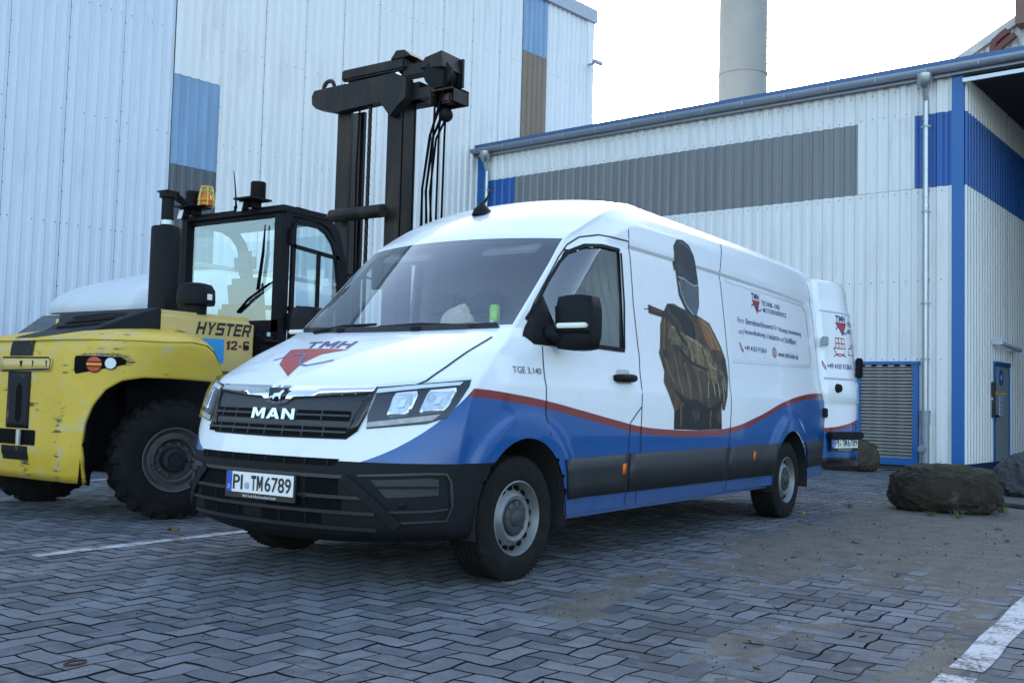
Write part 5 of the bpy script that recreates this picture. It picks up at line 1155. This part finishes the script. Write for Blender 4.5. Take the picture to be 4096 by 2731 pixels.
# cab contents
bm = NB(); box2(bm, (1.98, -.26, 1.36), (2.34, .26, 1.50), .05); box(bm, (1.95, 0, 1.83), (.13, .50, .66), Matrix.Rotation(R(-8), 3, 'Y'), .06); box(bm, (1.90, 0, 2.30), (.10, .30, .24), Matrix.Rotation(R(-6), 3, 'Y'), .06); cyl(bm, (1.91, -.06, 2.1), (1.91, -.06, 2.25), .012, n=6); cyl(bm, (1.91, .06, 2.1), (1.91, .06, 2.25), .012, n=6); obj('seat', bm, SEATM, fk)
bm = NB(); box(bm, (1.80, .0, 1.76), (.03, .42, .26), None, .05); obj('seat_shell', bm, DARKP, fk)
bm = NB(); tube(bm, [(2.40, 0, 1.4), (2.36, 0, 1.85)], .03, 8); lathe(bm, [(.17+.014*math.cos(t), 1.9+.014*math.sin(t)) for t in [k*math.pi/3 for k in range(6)]], 20, close=True); 
for v in bm.verts:
    if v.co.z > 1.88 and v.co.x < 1: v.co.x += 2.35
obj('steering_wheel', bm, BLACKP, fk)
# rear wiper
bm = NB(); tube(bm, [(1.725, -.13, 1.80), (1.70, -.30, 1.92), (1.705, -.58, 2.06)], [.018, .012, .008], 6); tube(bm, [(1.715, -.25, 1.90), (1.712, -.62, 2.075)], .009, 5); tube(bm, [(1.705, -.42, 2.0), (1.705, -.47, 2.35), (1.71, -.48, 2.62)], [.02, .016, .006], 6); obj('rear_wiper', bm, DARKP, fk)
# roof lamps, beacon, aerial
def worklamp(y, hh):
    e_ = empty('work_lamp', (0, 0, 0)); e_.parent = fk
    bm = NB(); box2(bm, (1.55, y-.13, 2.855), (1.80, y+.13, 2.872)); box2(bm, (1.66, y-.03, 2.79), (1.76, y+.03, 2.86)); obj('bracket', bm, FBLK, e_)
    bm = NB(); box(bm, (1.63, y+.07, 2.80), (.085, .095, .12), Matrix.Rotation(R(14), 3, 'Y'), .02); obj('housing', bm, FBLK, e_)
    bm = NB(); box(bm, (1.585, y+.07, 2.788), (.008, .06, .095), Matrix.Rotation(R(14), 3, 'Y')); obj('lens', bm, mat('led_lens', (.7, .72, .72), .2), e_)
    bm = NB(); cyl(bm, (1.72, y-.02*hh, 2.875), (1.72, y-.02*hh, 3.04), .06, .068, n=14)
    for k in range(8): cyl(bm, (1.72, y-.02*hh, 2.885+.019*k), (1.72, y-.02*hh, 2.892+.019*k), .074, n=14)
    obj('camera_lamp', bm, FBLK, e_, angle=40); return e_
worklamp(.55, -3); worklamp(-.33, 1)
bc = empty('beacon', (1.70, .38, 2.875)); bc.parent = fk
bm = NB(); lathe(bm, [(.06, 0), (.062, .03), (.052, .035), (.048, .10), (.03, .125), (0, .13)], 18); obj('amber_dome', bm, mat('amber_dome', (.65, .16, .01), .2), bc, angle=40)
bm = NB()
for k in range(6): t = 2*math.pi*k/6; tube(bm, [(.085*math.cos(t), .085*math.sin(t), -.01), (.075*math.cos(t), .075*math.sin(t), .10), (.055*math.cos(t), .055*math.sin(t), .185)], .0065, 5)
for r_, z in ((.081, .05), (.066, .14), (.053, .185)): tube(bm, [(r_*math.cos(t), r_*math.sin(t), z) for t in [2*math.pi*k/14 for k in range(15)]], .006, 5)
obj('guard_cage', bm, mat('cage_yellow', (.65, .45, .06), .4), bc)
bm = NB(); cyl(bm, (1.74, -.02, 2.80), (1.74, -.02, 2.84), .02, n=8); tube(bm, [(1.74, -.02, 2.84), (1.745, .0, 2.98), (1.745, .04, 3.2)], [.012, .008, .004], 6); obj('aerial', bm, DARKP, fk)
# chassis
bm = NB(); box2(bm, (-.15, -.5, .42), (3.7, .5, 1.12)); box2(bm, (.2, -.62, .75), (1.7, .62, 1.18)); box2(bm, (1.7, -1.0, .4), (2.7, -.6, 1.0)); box2(bm, (3.0, -1.0, .55), (3.8, 1.0, 1.15)); obj('chassis', bm, FBLK, fk)
bm = NB(); cyl(bm, (.45, -.8, .47), (.45, .85, .47), .09, n=10); box2(bm, (.2, -.55, .35), (.7, .55, .6)); obj('axle', bm, FBLK, fk)
# wheels
def fk_wheel():
    prof = [(.245, -.11), (.27, -.135), (.33, -.145), (.40, -.14), (.445, -.122), (.468, -.10), (.468, .10), (.445, .122), (.40, .14), (.30, .14), (.245, .11)]
    bm = NB(); lathe(bm, prof, 56, 'Y')
    for k in range(22):
        t = 2*math.pi*k/22
        for y, dt, L in ((-.078, 0, .085), (.078, .14, .085)):
            a = t+dt; box(bm, (.467*math.cos(a), y, .467*math.sin(a)), (.036, L, .068), Matrix.Rotation(-a, 3, 'Y') @ Matrix.Rotation(R(14 if y < 0 else -14), 3, 'X'), .006)
        box(bm, (.45*math.cos(t), -.125, .45*math.sin(t)), (.045, .022, .055), Matrix.Rotation(-t, 3, 'Y'), .005)
    ty = obj('wheel', bm, RUBBER, None, angle=35)
    FRIM = mat('dusty_rim', (.085, .082, .08), .6, .3, var=.35, vscale=10)
    bm = NB(); lathe(bm, [(.247, -.115), (.262, -.135), (.255, -.145), (.242, -.138), (.232, -.11), (.215, -.095), (.190, -.10), (.172, -.125), (.165, -.120), (.160, -.06), (.0, -.055)], 44, 'Y'); rim = obj('rim', bm, FRIM, ty, angle=35)
    bm = NB(); lathe(bm, [(.10, -.055), (.10, -.10), (.09, -.125), (.055, -.13), (.05, -.115), (.02, -.112), (0, -.118)], 28, 'Y')
    obj('hub', bm, mat('hub_iron', (.025, .025, .027), .5, .4, var=.3, vscale=12), rim, angle=35)
    for k in range(10): t = 2*math.pi*k/10; bm = NB(); cyl(bm, (.132*math.cos(t), -.055, .132*math.sin(t)), (.132*math.cos(t), -.085, .132*math.sin(t)), .018, n=6); obj('wheel_nut', bm, FRIM, rim)
    bm = NB()
    for k in range(48): t = 2*math.pi*k/48; box(bm, (.178*math.cos(t), -.118, .178*math.sin(t)), (.016, .01, .012), Matrix.Rotation(-t, 3, 'Y'))
    tag(obj('rim_teeth', bm, FRIM, rim), kind='stuff')
    return ty
f0 = fk_wheel(); f0.parent = fk
for i, (x, y, rz) in enumerate(((.45, -.87, -19.), (.45, .98, 161.), (3.3, -.80, 0), (3.3, -1.09, 0), (3.3, .80, 180.), (3.3, 1.09, 180.))):
    o = f0 if i == 0 else copy_tree(f0, fk); o.location = (x, y, .475); o.rotation_euler = (Matrix.Rotation(R(rz), 3, 'Z') @ Matrix.Rotation(R(11*i), 3, 'Y')).to_euler()
# mast
ms = empty('mast', (0, 0, 0)); ms.parent = fk
for y0, y1 in ((.29, .50), (-.47, -.27)):
    s = 1 if y0 > 0 else -1
    bm = NB(); box2(bm, (3.62, y0, .2), (3.66, y1, 4.35)); box2(bm, (3.84, y0, .2), (3.88, y1, 4.35)); box2(bm, (3.64, y0 if s < 0 else y1-.03, .2), (3.86, y0+.03 if s < 0 else y1, 4.35)); obj('upright', bm, MASTM, ms)
    bm = NB(); box2(bm, (3.68, y0+.03, .3), (3.82, y1-.03, 4.30)); box2(bm, (3.645, (y0+y1)/2-.02, .3), (3.66, (y0+y1)/2+.02, 4.3)); obj('inner_upright', bm, mat('inner_steel', (.05, .04, .034), .4, .3, var=.4, vscale=6, stretch=(1, 1, .15)), ms)
bm = NB(); prism(bm, [(3.50, .74, 4.36), (3.50, .81, 4.42), (3.50, .82, 4.52), (3.50, .78, 4.58), (3.50, -.45, 4.60), (3.50, -.62, 4.52), (3.50, -.62, 4.30), (3.50, -.5, 4.22), (3.50, -.40, 4.12), (3.50, -.25, 4.30), (3.50, .45, 4.28)], (.13, 0, 0)); obj('top_beam', bm, MASTM, ms)
bm = NB(); prism(bm, [(3.64, -.70, 4.30), (3.64, -.3, 4.30), (3.64, -.3, 4.50), (3.64, -.70, 4.50)], (.3, 0, 0)); box2(bm, (3.62, -.92, 4.30), (3.75, -.55, 4.42)); obj('beam_bracket', bm, MASTM, ms)
bm = NB(); lathe(bm, [(.085+.025*math.cos(t), .025*math.sin(t)) for t in [k*math.pi/3 for k in range(6)]], 18, 'X', close=True); bmesh.ops.translate(bm, verts=bm.verts, vec=(3.56, .60, 4.60)); obj('lifting_eye', bm, MASTM, ms)
bm = NB(); box2(bm, (3.60, -.50, 4.67), (3.86, .46, 4.80), .02); prism(bm, [(3.6, -.30, 4.80), (3.6, -.60, 4.80), (3.6, -.50, 4.88), (3.6, -.38, 4.89)], (.26, 0, 0)); box2(bm, (3.65, -.75, 4.60), (3.80, -.45, 4.72)); obj('crosshead', bm, MASTM, ms)
for y in (.42, -.35):
    bm = NB(); cyl(bm, (3.70, y, 4.56), (3.70, y, 4.68), .055, n=14); obj('lift_ram', bm, CHROME, ms)
bm = NB(); box2(bm, (3.72, -.15, 4.56), (3.80, .35, 4.68)); obj('beam_core', bm, FBLK, ms)
bm = NB(); cyl(bm, (3.50, .42, 3.07), (3.50, -.36, 3.07), .075, n=14); obj('cross_tube', bm, MASTM, ms, angle=40)
for i, (x, y) in enumerate(((3.56, -.06),)):
    bm = NB(); z = 1.6; k = 0
    while z < 4.3:
        box(bm, (x, y, z), (.05 if k % 2 else .028, .03 if k % 2 else .055, .062), None, .01); z += .047; k += 1
    tag(obj('lift_chain', bm, mat('chain_steel', (.04, .034, .03), .5, .5, var=.3, vscale=20), ms), kind='stuff')
# hose reel and hoses on the right of the mast
hr = empty('hose_reel', (0, 0, 0)); hr.parent = ms
bm = NB(); P = []
for k in range(8): x0 = 3.62+.035*k; lathe(bm, [(.0, x0), (.13, x0), (.16, x0+.006), (.16, x0+.020), (.13, x0+.028)], 24, 'X')
bmesh.ops.translate(bm, verts=bm.verts, vec=(0, -.91, 4.55)); bmesh.ops.rotate(bm, verts=bm.verts, cent=(3.75, -.91, 4.55), matrix=Matrix.Rotation(R(20), 3, 'Z')); obj('sheave', bm, FBLK, hr, angle=35)
bm = NB(); prism(bm, [(3.60, -.72, 4.64), (3.60, -.80, 4.74), (3.60, -1.03, 4.78), (3.60, -1.06, 4.60)], (.34, 0, .0)); box2(bm, (3.92, -1.08, 4.45), (3.95, -.76, 4.77)); obj('reel_guard', bm, MASTM, hr)
for k in range(7):
    bm = NB(); x0 = 3.64+.04*k; y0 = -1.02+.02*(k % 3); tube(bm, [(x0, y0-.04, 4.58), (x0, y0-.02, 4.35), (x0-.02, y0+.12+.02*k, 3.9), (x0-.04, y0+.20+.015*k, 3.3), (x0, y0+.24, 2.4), (x0, y0+.24, 1.2)], .014, 6); obj('hose', bm, DARKP, hr, True)
for k in range(3):
    bm = NB(); x0 = 3.66+.06*k; tube(bm, [(x0, -.92-.03*k, 4.5), (x0, -.90-.03*k, 3.9), (x0, -.88-.03*k, 1.2)], .013, 6); obj('hose', bm, DARKP, hr, True)
bm = NB(); tube(bm, [(3.60, .14, 4.28), (3.6, .16, 3.6), (3.6, .12, 1.2)], .012, 6); obj('hose', bm, DARKP, hr, True)
wl = empty('mast_lamp', (0, 0, 0)); wl.parent = ms
bm = NB(); box2(bm, (3.60, -1.22, 4.34), (3.86, -.88, 4.36)); box2(bm, (3.60, -1.22, 4.20), (3.86, -1.205, 4.36)); box2(bm, (3.60, -.90, 4.20), (3.86, -.885, 4.36)); box2(bm, (3.84, -1.22, 4.2), (3.86, -.88, 4.36)); obj('guard', bm, MASTM, wl)
bm = NB(); box2(bm, (3.66, -1.12, 4.22), (3.8, -.98, 4.33), .02); obj('lamp_body', bm, mat('lamp_maroon', (.06, .02, .018), .5), wl)
bm = NB(); bmesh.ops.create_uvsphere(bm, u_segments=12, v_segments=8, radius=.08); bmesh.ops.translate(bm, verts=bm.verts, vec=(3.72, -1.02, 4.10)); obj('alarm_horn', bm, FBLK, wl, True)
bm = NB(); box2(bm, (3.9, -.62, 1.0), (3.97, .62, 1.5)); obj('carriage', bm, FBLK, ms)
for y in (.4, -.4): bm = NB(); box2(bm, (3.97, y-.08, .08), (4.05, y+.08, 1.4)); box2(bm, (4.0, y-.08, .06), (5.2, y+.08, .12)); obj('fork', bm, FBLK, ms)
bm = NB(); tube(bm, [(2.6, -.60, 2.25), (2.72, -.74, 2.24), (2.95, -.80, 2.22)], .012, 6); box2(bm, (2.92, -.90, 2.12), (2.96, -.74, 2.42), .01); obj('side_mirror', bm, FBLK, fk)
# ================================================================ camper van behind the forklift
cv = empty('camper_van', (3.65, 8.1, 0)); tag(cv, 'white camper van with tall bulging roof, half hidden behind the forklift', 'camper van')
CW = mat('camper_white', (.66, .69, .72), .3, coat=.4, var=.05); CG = mat('camper_glass_dark', (.012, .022, .026), .06)
GRP = mat('camper_roof_gelcoat', (.62, .64, .66), .42, var=.06, vscale=2, dirt=(.34, .38, .28), dscale=3, dlo=.6, dhi=.85)
bm = NB(); prof = [(-2.1, .35), (-2.15, .7), (-2.05, 1.02), (-1.75, 1.22), (-1.36, 1.42), (-.60, 2.03), (-.42, 2.06), (3.4, 2.06), (3.5, 1.9), (3.55, .4)]
def cam_w(z): return .98-(.10*max(0, z-1.3)/.75)
A = {1: [], -1: []}
for s in (1, -1):
    for x, z in prof: A[s].append(bm.verts.new((x, s*cam_w(z), z)))
n = len(prof)
for i in range(n): j = (i+1) % n; bm.faces.new((A[1][i], A[1][j], A[-1][j], A[-1][i]))
for s in (1, -1): bm.faces.new(A[s])
bd = obj('body', bm, CW, cv); md = bd.modifiers.new('b', 'BEVEL'); md.width = .05; md.segments = 3
SC_ = Surf([bd])
SC_.patch('windscreen', [(-1.33, .90, 1.445), (-.63, .84, 2.005), (-.63, -.84, 2.005), (-1.33, -.90, 1.445)], (.62, 0, -.78), .012, CG, cv, .2)
for s in (1, -1):
    SC_.patch('side_window', [(-.95, -s, 1.42), (-.40, -s, 1.93), (.35, -s, 1.95), (.40, -s, 1.40)], (0, s, 0), .012, CG, cv, .2)
    SC_.strip('roof_gutter', [(-1.2, -s, 1.46), (-.42, -s, 2.0), (-.2, -s, 2.03), (3.3, -s, 2.03)], (0, s, 0), .03, .03, CW, cv)
rows_ = []; V = []; Fc = []; nU = 24
for iz, (z, f_, e_) in enumerate(((2.05, 1.0, 0), (2.10, 1.02, .02), (2.18, 1.01, .0), (2.30, .985, -.10), (2.45, .93, -.38), (2.60, .86, -.85), (2.72, .76, -1.25), (2.80, .62, -1.65), (2.83, .3, -2.0), (2.835, 0.01, -2.2))):
    for k in range(nU+1):
        t = math.pi*k/nU; cs, sn = math.cos(t), math.sin(t); y = .93*f_*(1 if cs > 0 else -1)*abs(cs)**.45
        x = -.62-e_+.35*(1-abs(sn)**.5); x = min(x, 3.3); V.append((x, y, z))
for a in range(9):
    for k in range(nU): i = a*(nU+1)+k; Fc.append((i, i+1, i+nU+2, i+nU+1))
b_ = len(V)
rf = raw('raised_roof', V, Fc, GRP, cv, True)
V = []; Fc = []
zs = [(2.05, .93), (2.10, .95), (2.18, .94), (2.30, .916), (2.45, .865), (2.60, .80), (2.72, .707), (2.80, .577), (2.83, .28), (2.835, .0)]
for z, y in zs:
    ex = {2.05: 0, 2.10: .02, 2.18: 0., 2.30: -.10, 2.45: -.38, 2.60: -.85, 2.72: -1.25, 2.80: -1.65, 2.83: -2., 2.835: -2.2}[z]
    for s in (1, -1): V += [(-.62-ex+.35, s*y, z), (3.4, s*y*.98, z)]
for a in range(9):
    i = a*4; Fc += [(i, i+1, i+5, i+4), (i+2, i+6, i+7, i+3)]
raw('roof_sides', V, Fc, GRP, cv, True)
bm = NB(); box2(bm, (.35, -.55, 2.80), (3.2, -.40, 2.87), .02); obj('awning_case', bm, mat('awning_grey', (.32, .32, .33), .5, .3), cv)
SC_.strip('bumper', [(-2.14, .95, .6), (-2.14, -.95, .6)], (1, 0, 0), .3, .03, GREYP, cv)
for s in (1, -1): SC_.patch('headlight', [(-2, s*.55, .95), (-2, s*.9, .95), (-2, s*.9, .78), (-2, s*.55, .78)], (1, 0, -.2), .015, mat('clear_lens', (0, 0, 0)), cv, .1)
for x in (-1.35, 2.4):
    for s in (1, -1):
        bm = NB(); lathe(bm, [(.0, -.11), (.2, -.11), (.22, -.12), (.31, -.11), (.335, -.09), (.335, .09), (.3, .1), (0, .1)], 32, 'Y'); o = obj('wheel', bm, RUBBER, cv, angle=35); o.location = (x, -s*.86, .335)
        bm = NB(); lathe(bm, [(.2, -.125), (.17, -.1), (0, -.1)], 24, 'Y'); obj('rim', bm, SILVER, o, angle=35)

# ================================================================ boulders and ground clutter
def boulder(name, loc, size, rz, seed, m, label, flat=.35):
    bm = NB(); bmesh.ops.create_icosphere(bm, subdivisions=6, radius=1)
    for v in bm.verts:
        p = v.co.copy(); q = Vector((abs(p.x)**.72*(1 if p.x > 0 else -1), abs(p.y)**.8*(1 if p.y > 0 else -1), abs(p.z)**.72*(1 if p.z > 0 else -1)))
        P_ = Vector((p.x*size[0]*.5, p.y*size[1]*.5, p.z*size[2]*.55)); d = .09*noise.fractal(P_*2.6+Vector((seed, 0, 0)), .8, 2, 3)+.045*noise.fractal(P_*7+Vector((0, seed, 0)), .8, 2, 4)-.04*abs(noise.noise(P_*11+Vector((seed, seed, 0))))+.03*noise.fractal(P_*26+Vector((0, 0, seed)), .6, 2, 4)
        q = q*(1+d); v.co = Vector((q.x*size[0]/2, q.y*size[1]/2, (q.z*.5+.42)*size[2]))
        if v.co.z < -.03: v.co.z = -.03
    o = obj(name, bm, m, None, True); o.location = loc; o.rotation_euler = (0, 0, rz); tag(o, label, 'boulder', 'boulders set on the yard'); return o
def rockmat(name, base, lichen, moss, mossy):
    m = mat(name, base, .9, var=.5, vscale=6, bump=1., bscale=34, dirt=lichen, dscale=5, dlo=.58, dhi=.70); t = m.node_tree; N = t.nodes; Lk = t.links.new; b = N['Principled BSDF']; cur = b.inputs['Base Color'].links[0].from_socket
    g = N.new('ShaderNodeNewGeometry'); s = N.new('ShaderNodeSeparateXYZ'); Lk(g.outputs['Normal'], s.inputs[0]); n = N.new('ShaderNodeTexNoise'); n.inputs['Scale'].default_value = 7; n.inputs['Detail'].default_value = 8; Lk(g.outputs['Position'], n.inputs['Vector'])
    a = N.new('ShaderNodeMath'); a.operation = 'MULTIPLY'; Lk(s.outputs[2], a.inputs[0]); Lk(n.outputs['Fac'], a.inputs[1]); r_ = N.new('ShaderNodeMapRange'); r_.inputs['From Min'].default_value = .30; r_.inputs['From Max'].default_value = .5; r_.inputs['To Max'].default_value = mossy; Lk(a.outputs[0], r_.inputs['Value'])
    x = N.new('ShaderNodeMix'); x.data_type = 'RGBA'; Lk(r_.outputs[0], x.inputs[0]); Lk(cur, x.inputs[6]); x.inputs[7].default_value = (*moss, 1); Lk(x.outputs[2], b.inputs['Base Color'])
    v = N.new('ShaderNodeTexVoronoi'); v.inputs['Scale'].default_value = 28; Lk(g.outputs['Position'], v.inputs['Vector']); return m
RK1 = rockmat('mossy_rock', (.024, .017, .011), (.085, .065, .052), (.030, .030, .009), .85); RK2 = rockmat('grey_rock', (.06, .06, .066), (.14, .14, .148), (.03, .032, .02), .3)
RK3 = rockmat('brown_rock', (.05, .037, .024), (.10, .08, .06), (.022, .026, .009), .6)
boulder('boulder', (6.38, -1.98, 0), (1.10, .72, .53), R(101), 3.1, RK1, 'long dark mossy boulder in front of the blue corner post')
boulder('boulder', (12.75, .82, 0), (1.0, .75, .58), R(95), 8.2, RK3, 'brown boulder beside the louvred hatch, behind the open van door')
boulder('boulder', (9.45, -2.62, 0), (1.25, .9, .62), R(110), 5.7, RK2, 'rough grey boulder at the right picture edge')
bm = NB(); lathe(bm, [(0, 0), (.44, 0), (.47, .02), (.47, .055), (.45, .07), (0, .075)], 36); o = obj('drain_cover', bm, mat('cover_grey', (.04, .042, .045), .55, var=.25), None, angle=40); o.location = (7.75, -2.75, .0); tag(o, 'flat round dark cover lying beside the grey boulder', 'cover')
# loose grit on the drifted sand
V = []; Fc = []; n_ = 0; GV = []; GF = []
while n_ < 5200:
    x = rnd.uniform(-2.6, 9.5); y = rnd.uniform(-4.5, .8); n_ += 1
    h = sand_h(x, y)
    if h < -.001 and rnd.random() < .93: continue
    if not in_view(x, y)[0]: continue
    r_ = rnd.uniform(.003, .008) if rnd.random() < .9 else rnd.uniform(.008, .016); A_, B_ = (V, Fc) if rnd.random() < .75 else (GV, GF)
    b = len(A_); z = max(h, 0)+r_*.3; t = rnd.uniform(0, 6)
    A_ += [(x+r_*math.cos(t+k*2.1), y+r_*math.sin(t+k*2.1)*.8, z-r_*.4) for k in range(3)]+[(x, y, z+r_*.6)]; B_ += [(b, b+1, b+3), (b+1, b+2, b+3), (b+2, b, b+3)]
tag(raw('grit', V, Fc, mat('dark_grit', (.018, .016, .014), .9)), 'dark grit strewn over the sandy paving', 'grit', kind='stuff'); tag(raw('gravel', GV, GF, mat('pale_grit', (.22, .20, .17), .9)), 'pale stone chips strewn over the sandy paving', 'gravel', kind='stuff')
# grass tufts
GM = mat('grass', (.06, .10, .025), .6, var=.4, vscale=30)
def tuft(x, y, n, h, label):
    bm = NB()
    for k in range(n):
        a = rnd.uniform(0, 6.28); r_ = rnd.uniform(0, .06); b = Vector((r_*math.cos(a), r_*math.sin(a), 0)); L = h*rnd.uniform(.5, 1.2); d = Vector((math.cos(a), math.sin(a), 0))*L*rnd.uniform(.4, 1.2); w_ = Vector((-math.sin(a), math.cos(a), 0))*.004
        p = [b, b+d*.4+Vector((0, 0, L*.7)), b+d+Vector((0, 0, L*.75))]
        q = [bm.verts.new(p[0]-w_), bm.verts.new(p[0]+w_), bm.verts.new(p[1]+w_*.8), bm.verts.new(p[1]-w_*.8), bm.verts.new(p[2])]; bm.faces.new(q[:4]); bm.faces.new((q[3], q[2], q[4]))
    o = obj('grass_tuft', bm, GM); o.location = (x, y, 0); tag(o, label, 'grass', 'grass tufts on the yard')
tuft(6.75, -2.47, 40, .13, 'green grass tuft at the right foot of the dark boulder'); tuft(5.75, -1.98, 22, .07, 'short grass blades at the front foot of the dark boulder'); tuft(6.0, -1.12, 26, .06, 'small grass tuft on bare paving left of the dark boulder'); tuft(5.72, -2.25, 14, .10, 'thin grass blades leaning on the front of the dark boulder')
# twigs, leaves and scraps
TW = mat('twig_bark', (.02, .016, .013), .9)
spots = [(3.6, -2.55), (4.1, -2.9), (4.6, -1.75), (3.1, -2.0), (2.5, -2.2), (5.0, -2.7), (3.3, -3.1), (-.62, -2.62), (-1.0, -2.78), (.15, -2.45), (-.15, -2.95), (4.9, -3.6), (2.0, -1.9), (1.7, -2.65)]
for k, (x, y) in enumerate(spots):
    bm = NB(); L = rnd.uniform(.03, .10); a = rnd.uniform(0, 3.14); e = Vector((math.cos(a), math.sin(a), 0))*L; tube(bm, [-e/2, e*.1+Vector((-e.y, e.x, 0))*rnd.uniform(-.15, .15), e/2], [.003, .004, .002], 5)
    if k % 2: tube(bm, [e*.1+Vector((0, 0, .008)), e*.2+Vector((-e.y, e.x, .06))*.35], [.004, .002], 4)
    o = obj('twig', bm, TW); o.location = (x, y, .009); tag(o, 'small dark twig lying on the sandy paving', 'twig', 'twigs scattered on the paving')
def leaf(x, y, m, label, sz=.06):
    bm = NB(); c_ = bm.verts.new((0, 0, .02)); vs = [bm.verts.new((sz*r_*math.cos(t), sz*.7*r_*math.sin(t), .006+.014*math.sin(3*t))) for t, r_ in zip([2*math.pi*k/12 for k in range(12)], [1.2, .8, 1, .6, 1, .8, 1.1, .7, 1, .6, 1, .8])]
    for i in range(12): bm.faces.new((c_, vs[i], vs[(i+1) % 12]))
    o = obj('leaf', bm, m, None, True); o.location = (x, y, .004); o.rotation_euler = (0, 0, rnd.uniform(0, 6)); md = o.modifiers.new('s', 'SOLIDIFY'); md.thickness = .002; tag(o, label, 'leaf')
leaf(.02, 2.08, mat('dry_leaf', (.16, .075, .035), .8, var=.3, vscale=30), 'curled brown leaf on the paving beside the white line')
leaf(4.95, -1.0, mat('yellow_leaf', (.45, .30, .02), .7), 'small yellow leaf on the paving behind the rear wheel', .035)
bm = NB(); 
tube(bm, [(.042*math.cos(t), .026*math.sin(t), .008) for t in [2*math.pi*k/20 for k in range(19)]], .005, 6); o = obj('rubber_ring', bm, mat('ring_black', (.05, .012, .012), .6)); o.location = (-2.60, -.78, .004); tag(o, 'dark oval ring lying on the pavers near the bottom left corner', 'ring')
# ================================================================ things on the van's dashboard
bm = NB(); bmesh.ops.create_icosphere(bm, subdivisions=4, radius=1)
for v in bm.verts:
    p = v.co; d = .16*noise.fractal(p*2.6, .8, 2, 4); z = p.z; w_ = 1-.45*max(0, z)**1.5; v.co = Vector((p.x*.07*w_*(1+d), p.y*.125*w_*(1+d), .075*(z if z < .0 else z*1.5)*(1+d)+.072))
    if v.co.z > .13: v.co.y -= .05*(v.co.z-.13)/.06
o = obj('paper_bag', bm, mat('brown_paper', (.55, .45, .36), .85, var=.2, vscale=20, bump=.6, bscale=30), None, True); o.location = (.26, -.31, 1.43); tag(o, 'crumpled beige paper bag on the van dashboard', 'bag')
bm = NB(); lathe(bm, [(0, 0), (.028, 0), (.033, .006), (.033, .15), (.026, .162), (.026, .166), (0, .164)], 20); can = obj('drink_can', bm, mat('can_green', (.30, .58, .05), .3, .3), None, angle=40); can.location = (.20, -.64, 1.432); tag(can, 'light green drink can standing on the van dashboard', 'can')
bm = NB(); box(bm, (-.033, -.004, .045), (.003, .025, .05)); obj('label_print', bm, PLW, can)
bm = NB(); lathe(bm, [(0, 0), (.03, .003), (.033, .02), (.033, .13), (.024, .165), (.012, .20), (.012, .215), (0, .215)], 16); bmesh.ops.rotate(bm, verts=bm.verts, cent=(0, 0, 0), matrix=Matrix.Rotation(R(90), 3, 'X')); bt = obj('drink_bottle', bm, mat('cola_dark', (.025, .012, .010), .08), None, angle=40); bt.location = (.22, -.40, 1.465); bt.rotation_euler = (0, 0, R(8)); tag(bt, 'cola bottle lying on the van dashboard beside the paper bag', 'bottle')
bm = NB(); lathe(bm, [(.0336, -.05), (.0336, -.11)], 16, 'Y'); obj('label_print', bm, mat('cola_red', (.5, .01, .015), .3), bt); bm = NB(); cyl(bm, (0, -.20, 0), (0, -.225, 0), .0145, n=12); obj('cap', bm, mat('cola_red', (0, 0, 0)), bt)
for x, y, a, lb in ((.12, .02, 10, 'folded white paper slip left of the paper bag on the dashboard'), (.13, -.14, 25, 'white paper slip right beside the paper bag on the dashboard'), (.14, .40, -5, 'white paper slip at the far end of the van dashboard')):
    bm = NB(); prism(bm, [(-.035, -.06, 0), (.035, -.06, .004), (.035, .06, .006), (-.035, .06, .002)], (0, 0, .002)); o = obj('paper_slip', bm, PLW); o.location = (x, y, 1.436); o.rotation_euler = (0, 0, R(a)); tag(o, lb, 'paper', 'papers on the dashboard')
